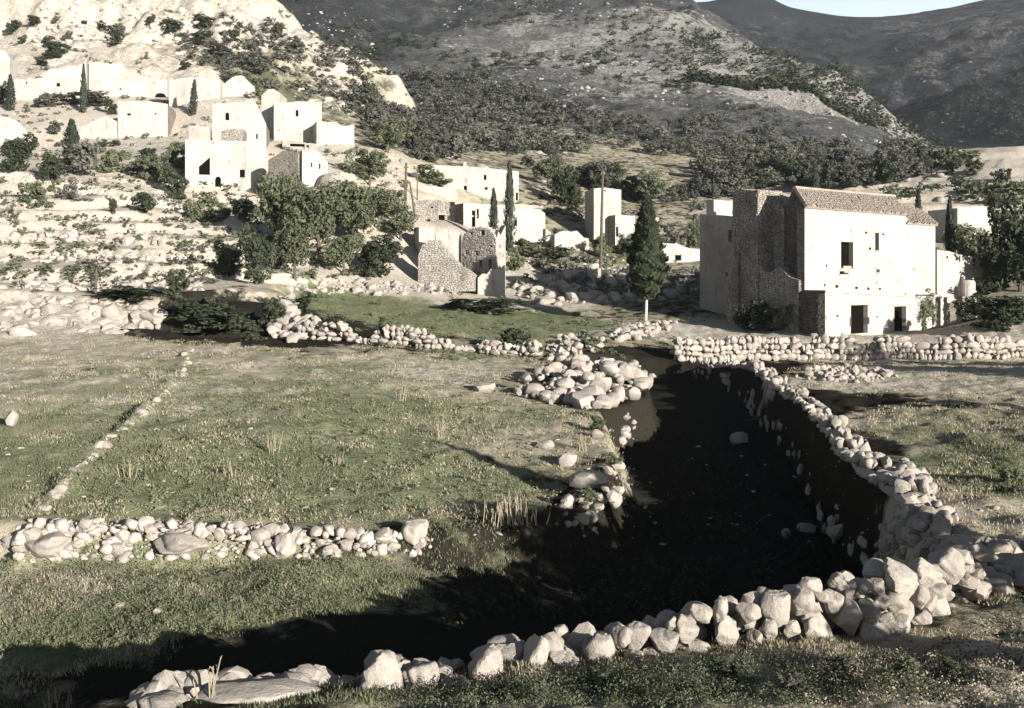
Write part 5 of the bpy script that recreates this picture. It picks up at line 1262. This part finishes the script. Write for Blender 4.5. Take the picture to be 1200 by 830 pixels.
def sprinkle(name, label, box, n, smin, smax, mat, seed, which_, dmin, poly=None, thr=-.1, sc=40, quads=56):
    r = random.Random(seed); it = []
    tries = 0
    while len(it) < n and tries < n * 12:
        tries += 1
        px, py = r.uniform(box[0], box[2]), r.uniform(box[1], box[3])
        if poly and not in_poly(px, py, poly): continue
        g = hit(px, py, dmin)
        if g.y > 1400 or vnoise(np.array([g.x / sc]), np.array([g.y / sc]), seed)[0] < thr: continue
        s = r.uniform(smin, smax); it.append((g, s, s * r.uniform(.5, .8)))
    scrub_mass(name, label, it, mat, quads, .11, seed)
UP = [(430, 0), (800, 0), (850, 60), (900, 120), (880, 140), (850, 140), (760, 150), (690, 128), (620, 100), (500, 80), (440, 95), (380, 60), (340, 0)]
sprinkle('hill_scrub', 'dark low scrub dotted over the upper grey hill', (340, 0, 1050, 160), 520, 1.2, 4.2, 'darkleaf', 81, 2, 200, UP, .02, 50)
sprinkle('hill_scrub', 'sparse low scrub on the bare grey shoulder of the hill', (640, 85, 970, 165), 170, .8, 3.2, 'scrub2', 93, 2, 150, [(640, 110), (760, 95), (880, 120), (960, 150), (860, 152), (760, 162), (690, 140)], -.2, 20)
sprinkle('mountain_scrub', 'dark scrub on the far mountainside', (800, 40, 1200, 180), 900, 2.5, 8.0, 'darkleaf', 83, 3, 330, None, .1, 90, 30)
sprinkle('hill_scrub', 'scrub on the shaded flank of the rocky hill', (210, 10, 430, 110), 260, 1.5, 4.5, 'scrub', 85, 1, 120, None, -.05, 25)
sprinkle('hill_scrub', 'scrub on the crest at the right end of the rocky hill', (290, 30, 445, 135), 130, .7, 3.0, 'scrub2', 94, 1, 150, None, -.15, 18)
sprinkle('hill_scrub', 'dry scrub on the pale rocky hill', (0, 10, 215, 90), 60, .8, 2.2, 'olive', 87, 1, 120, None, -.1, 20)
sprinkle('hill_scrub', 'scrub on the pale right hillside', (1040, 175, 1200, 245), 150, 1.5, 4.0, 'olive', 88, 0, 95, None, -.1, 14)
sprinkle('valley_scrub', 'weeds and low scrub among the village terraces', (0, 115, 480, 330), 620, .4, 1.7, 'olive', 89, 0, 66, None, -.1, 7)
sprinkle('valley_scrub', 'weeds and low scrub among the middle houses', (600, 240, 860, 350), 420, .6, 2.4, 'scrub', 90, 0, 66, None, -.15, 7)
sprinkle('valley_scrub', 'grey scrub among the village terraces', (0, 115, 480, 345), 420, .5, 1.6, 'scrub2', 92, 0, 66, None, -.05, 6)
sprinkle('valley_scrub', 'weeds along the old walls and field edges', (340, 335, 800, 425), 240, .3, .9, 'olive', 91, 0, 45, None, -.1, 3)

# ---- trees outside the frame at the right, whose shade falls into it
for x, y, w, h, lb in [(33, 40, 7, 6.5, 'olive tree outside the right edge shading the right field'), (39, 44, 7, 6.5, 'farther olive tree outside the right edge shading the right field'), (27, 27.5, 5, 4.0, 'small olive tree outside the right edge, nearest the field'), (10.0, 8.9, 1.5, 1.9, 'bush tree outside the right edge beside the foreground wall'), (12.0, 13.0, 5, 3.6, 'low bush tree outside the right edge behind the foreground wall')]:
    root = empty('olive_tree', (x, y, HZ(x, y)), lb, 'tree'); s = w * 1.1
    link('crown', rnd.choice(CR['dark']), root, (0, 0, 0), (0, 0, 0), (s, s, h)); link('trunk', rnd.choice(TRK), root, (0, 0, 0), (0, 0, 0), (s * .6, s * .6, h))

# ---- grass and weeds
def tufts(name, label, n, box, mat, hmin, hmax, seed, want, blades=5, wid=.010, dmin=9):
    g = np.random.default_rng(seed)
    u = g.uniform(box[0], box[2], n * 3); lD = np.exp(g.uniform(math.log(box[1]), math.log(box[3]), n * 3))
    x = u * lD; y = lD
    cv = cover(x, y); nz = fbm(x / 1.6, y / 1.6, 3, seed)
    keep = want(x, y, cv, nz, g.random(len(x)))
    x, y = x[keep][:n], y[keep][:n]; m = len(x)
    z = HZv(x, y)
    # only tuft where the land can be seen from in front: skip steep faces
    X_ = np.repeat(x, blades); Y_ = np.repeat(y, blades); Z_ = np.repeat(z, blades); k = len(X_)
    sc = np.repeat(1 + .9 * np.clip(np.log(y / 14), 0, 1.5), blades)
    a = g.uniform(0, 6.28, k); hgt = g.uniform(hmin, hmax, k) * (.7 + .5 * sc / 2); lean = g.uniform(.1, .75, k) * hgt
    ox, oy = g.normal(0, .045, k) * sc, g.normal(0, .045, k) * sc
    bx, by = np.cos(a) * wid * sc, np.sin(a) * wid * sc
    la = g.uniform(0, 6.28, k)
    p0 = np.stack([X_ + ox - bx, Y_ + oy - by, Z_ - .02], 1); p1 = np.stack([X_ + ox + bx, Y_ + oy + by, Z_ - .02], 1)
    p2 = np.stack([X_ + ox + np.cos(la) * lean, Y_ + oy + np.sin(la) * lean, Z_ + hgt], 1)
    V_ = np.stack([p0, p1, p2], 1).reshape(-1, 3)
    return tag(link(name, np_mesh(name, V_, np.arange(k * 3).reshape(-1, 3), M[mat])), label, kind='stuff')
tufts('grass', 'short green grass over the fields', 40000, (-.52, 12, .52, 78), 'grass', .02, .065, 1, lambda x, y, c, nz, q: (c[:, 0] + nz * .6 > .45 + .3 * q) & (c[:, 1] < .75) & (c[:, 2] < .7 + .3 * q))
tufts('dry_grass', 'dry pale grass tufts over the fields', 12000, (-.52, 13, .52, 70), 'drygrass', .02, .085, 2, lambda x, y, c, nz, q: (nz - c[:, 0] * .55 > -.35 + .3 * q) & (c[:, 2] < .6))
def weeds(name, label, n, poly, size, mat, seed, dmin=9, hgt=.12):
    r = random.Random(seed); g = np.random.default_rng(seed); cs = []; rd = []
    xs = [p[0] for p in poly]; ys = [p[1] for p in poly]
    while len(cs) < n:
        px, py = r.uniform(min(xs), max(xs)), r.uniform(min(ys), max(ys))
        if not in_poly(px, py, poly): continue
        q = hit(px, py, dmin); h_ = r.uniform(.02, hgt)
        cs.append((q.x, q.y, q.z + h_)); rd.append(r.uniform(.05, .12))
    v, f_ = leaves(np.array(cs), np.array(rd), 14, size, g, .4)
    return tag(link(name, np_mesh(name, v, f_, M[mat])), label, kind='stuff')
weeds('weeds', 'leafy weeds along the foot of the foreground wall', 1100, [(480, 812), (600, 806), (700, 788), (800, 778), (900, 772), (960, 780), (960, 832), (480, 834)], .014, 'olive', 1)
weeds('weeds', 'dark weeds along the foot of the foreground wall', 420, [(400, 834), (520, 815), (640, 805), (760, 785), (900, 770), (1040, 766), (1120, 830)], .016, 'darkleaf', 2)
weeds('weeds', 'dark weeds on the rough bank at the lower right', 260, [(960, 782), (1110, 756), (1200, 700), (1205, 832), (920, 832)], .018, 'darkleaf', 7)
weeds('weeds', 'dry weeds on the rough bank at the lower right', 300, [(960, 782), (1110, 756), (1205, 720), (1205, 832), (920, 832)], .014, 'drygrass', 8)
weeds('weeds', 'sparse dark weeds on the floor of the hollow', 1100, [(560, 690), (720, 560), (760, 480), (860, 440), (1000, 560), (1010, 660), (800, 720), (500, 740)], .03, 'darkleaf', 9, 16, .12)
weeds('weeds', 'broad leaved green weeds in the lower left field', 1500, [(0, 660), (450, 656), (460, 690), (380, 720), (200, 752), (0, 770)], .02, 'grass', 3, 15, .07)
weeds('weeds', 'low weeds scattered over the upper left field', 1100, [(30, 600), (130, 480), (240, 430), (420, 430), (600, 450), (700, 520), (640, 600), (500, 610), (200, 612)], .035, 'grass', 4, 20, .06)
# ------------------------------------------------------------------ poles, posts, dead wood
def pole(px, ytop, ybase, w, label, lean=0.0, D=None, cap=True, name='utility_pole', cat='pole', mat='wood'):
    g = hit(px, ybase, 40) if D is None else Vector(((px - CX) / F * D, D, HZ((px - CX) / F * D, D)))
    H_ = (Z0 - (ytop - HY) / F * g.y) - g.z; k = g.y / F; R_ = w * k / 2
    root = empty(name, g, label, cat)
    mb = MB(); mb.tube([(0, 0, -.5), (lean * k * .5, 0, H_ / 2), (lean * k, 0, H_)], [R_ * 1.15, R_, R_ * .8], 8)
    mb.build('shaft', M[mat], root)
    if cap:
        mb = MB(); mb.tube([(lean * k, 0, H_ - .02), (lean * k, 0, H_ + .12)], [R_ * 1.25, R_ * .5], 8); mb.build('cap', M[mat], root)
        for s in (-1, 1):
            mb = MB(); mb.tube([(lean * k + s * .14, 0, H_ - .35), (lean * k + s * .14, 0, H_ - .14)], [.05, .035], 6); mb.build('insulator', M['pale'], root)
        mb = MB(); mb.box((lean * k - .28, -.05 - R_, H_ - .45), .56, .06, .09); mb.build('cross_arm', M[mat], root)
    return root
pole(474.5, 192, 258, 3.0, 'weathered utility pole beside the white courtyard wall', 1.5, D=113)
pole(487, 213, 262, 2.4, 'leaning stay pole propped against the utility pole', -7, D=112.6, cap=False, name='stay_pole')
pole(489, 196, 232, 1.4, 'thin pole rising behind the courtyard wall', 0, D=127, cap=False, name='thin_pole')
pole(703.5, 200, 326, 3.4, 'tall utility pole standing in front of the white tower', 3, D=108)
pole(112, 316, 345, 3.0, 'short wooden post at the end of the hollow lane on the left', 1, cap=False, name='wooden_post', cat='post')
pole(498.5, 331, 342, 2.0, 'small dark post below the ruined vault', 0, cap=False, name='wooden_post', cat='post')
pole(687, 313, 322, 2.0, 'small post on the pale terrace wall', 0, D=105, cap=False, name='wooden_post', cat='post')
pole(378, 524, 546, 4.0, 'bleached upright stick in the middle of the left field', 1, cap=False, name='stick', cat='stick', mat='deadwood')
def branch(label, pts, rad, mat='deadwood', name='dead_branch', cat='branch', dmin=9, lift=.1, twigs=3, seed=1):
    g = [hit(a, b, dmin) for a, b in pts]; D0 = sum(q.y for q in g) / len(g)
    W_ = [P(a, b, D0) for a, b in pts]
    z_ = HZ(W_[0].x, D0)
    root = empty(name, W_[0], label, cat); mb = MB()
    mb.tube([p - W_[0] for p in W_], [rad * (1 - .6 * i / len(W_)) for i in range(len(W_))], 7)
    mb.build('limb', M[mat], root, (0, 0, 0)); r_ = random.Random(seed)
    for k in range(twigs):
        i = r_.randrange(1, len(W_)); q = W_[i] - W_[0]
        e = q + Vector((r_.uniform(-.5, .5), r_.uniform(-.3, .3), r_.uniform(.1, .5))) * rad * 9
        mb = MB(); mb.tube([q, (q + e) / 2, e], [rad * .35, rad * .22, rad * .1], 5); mb.build('twig', M[mat], root)
    return root
branch('bleached fallen trunk lying at the foot of the olive grove', [(372, 313), (388, 305), (405, 300), (425, 298), (440, 293)], .22, dmin=60, name='fallen_trunk')
branch('dark broken branch on the pale ground below the ruined vault', [(505, 342), (511, 340), (517, 336)], .12, 'wood', dmin=60, twigs=1)
branch('second dark branch nearer the ruined vault', [(543, 344), (548, 341), (552, 337)], .1, 'wood', dmin=60, twigs=1)
# dry thistles and stalks
def stalks(px, py, h, n, label, spread=.12, mat='drygrass', dmin=9):
    g = hit(px, py, dmin); k = g.y / F; r_ = random.Random(px); mb = MB()
    root = empty('dry_weed', g, label, 'weed') if n <= 14 else None
    for i in range(n):
        if root: mb = MB()
        a = r_.uniform(0, 6.28); L_ = h * k * r_.uniform(.5, 1.05)
        b = Vector((r_.gauss(0, spread), r_.gauss(0, spread), -.03)); e = b + Vector((math.cos(a) * L_ * .22, math.sin(a) * L_ * .22, L_))
        mb.tube([b, (b + e) / 2 + Vector((r_.uniform(-.02, .02), 0, 0)), e], [.014, .011, .006], 4)
        for j in range(3):
            q = b.lerp(e, r_.uniform(.5, 1)); t = q + Vector((r_.uniform(-1, 1), r_.uniform(-1, 1), .8)) * L_ * .1
            mb.tube([q, t], [.009, .004], 3)
        if root: mb.build('stalk', M[mat], root)
    if root: return root
    o = mb.build('dry_weed', M[mat]); o.location = g
    return tag(o, label, kind='stuff')
for px, py, h, n, lb in [(600, 612, 34, 60, 'square pale tuft of dry grass at the edge of the shadow'), (683, 528, 20, 14, 'pale dry tuft beside the stones on the right of the field'), (318, 530, 26, 8, 'dry stalk left of the bleached stick'), (395, 545, 18, 8, 'small dry weed right of the bleached stick'), (515, 515, 28, 5, 'thin dry stalk in the middle of the left field'), (240, 820, 48, 6, 'bright dry stalk above the long foreground slab'), (60, 832, 24, 10, 'dry weed at the bottom left corner'), (360, 808, 26, 3, 'thin stalk right of the long foreground slab'), (955, 436, 26, 4, 'thin stalk on the rubble mound in the right field'), (470, 470, 20, 5, 'wispy dry stalk high in the left field'), (180, 445, 16, 10, 'dry weed beside the stone row'), (270, 560, 22, 8, 'dry weed in the green of the left field'), (150, 560, 22, 10, 'dry weed right of the stone row')]:
    stalks(px, py, h, n, lb, .3 if px == 600 else .1)
# ivy on the right corner of the big house
g = np.random.default_rng(4); fbq = Face((967, 72.3), (1092, 83.6))
c = []
for i in range(70):
    px = g.normal(1083, 6); py = g.normal(361, 7); u, z = fbq.uv(px, py); q = fbq.w(u, -.12 - abs(g.normal(0, .12))); c.append((q.x, q.y, z))
for i in range(26):
    px = g.normal(1081, 1.2); py = g.uniform(368, 392); u, z = fbq.uv(px, py); q = fbq.w(u, -.08); c.append((q.x, q.y, z))
v, q = leaves(np.array(c), np.full(len(c), .22), 16, .09, g)
tag(link('ivy', np_mesh('ivy', v, q, M['olive'])), 'ivy hanging on the white wall beside the porch pillars', 'ivy')
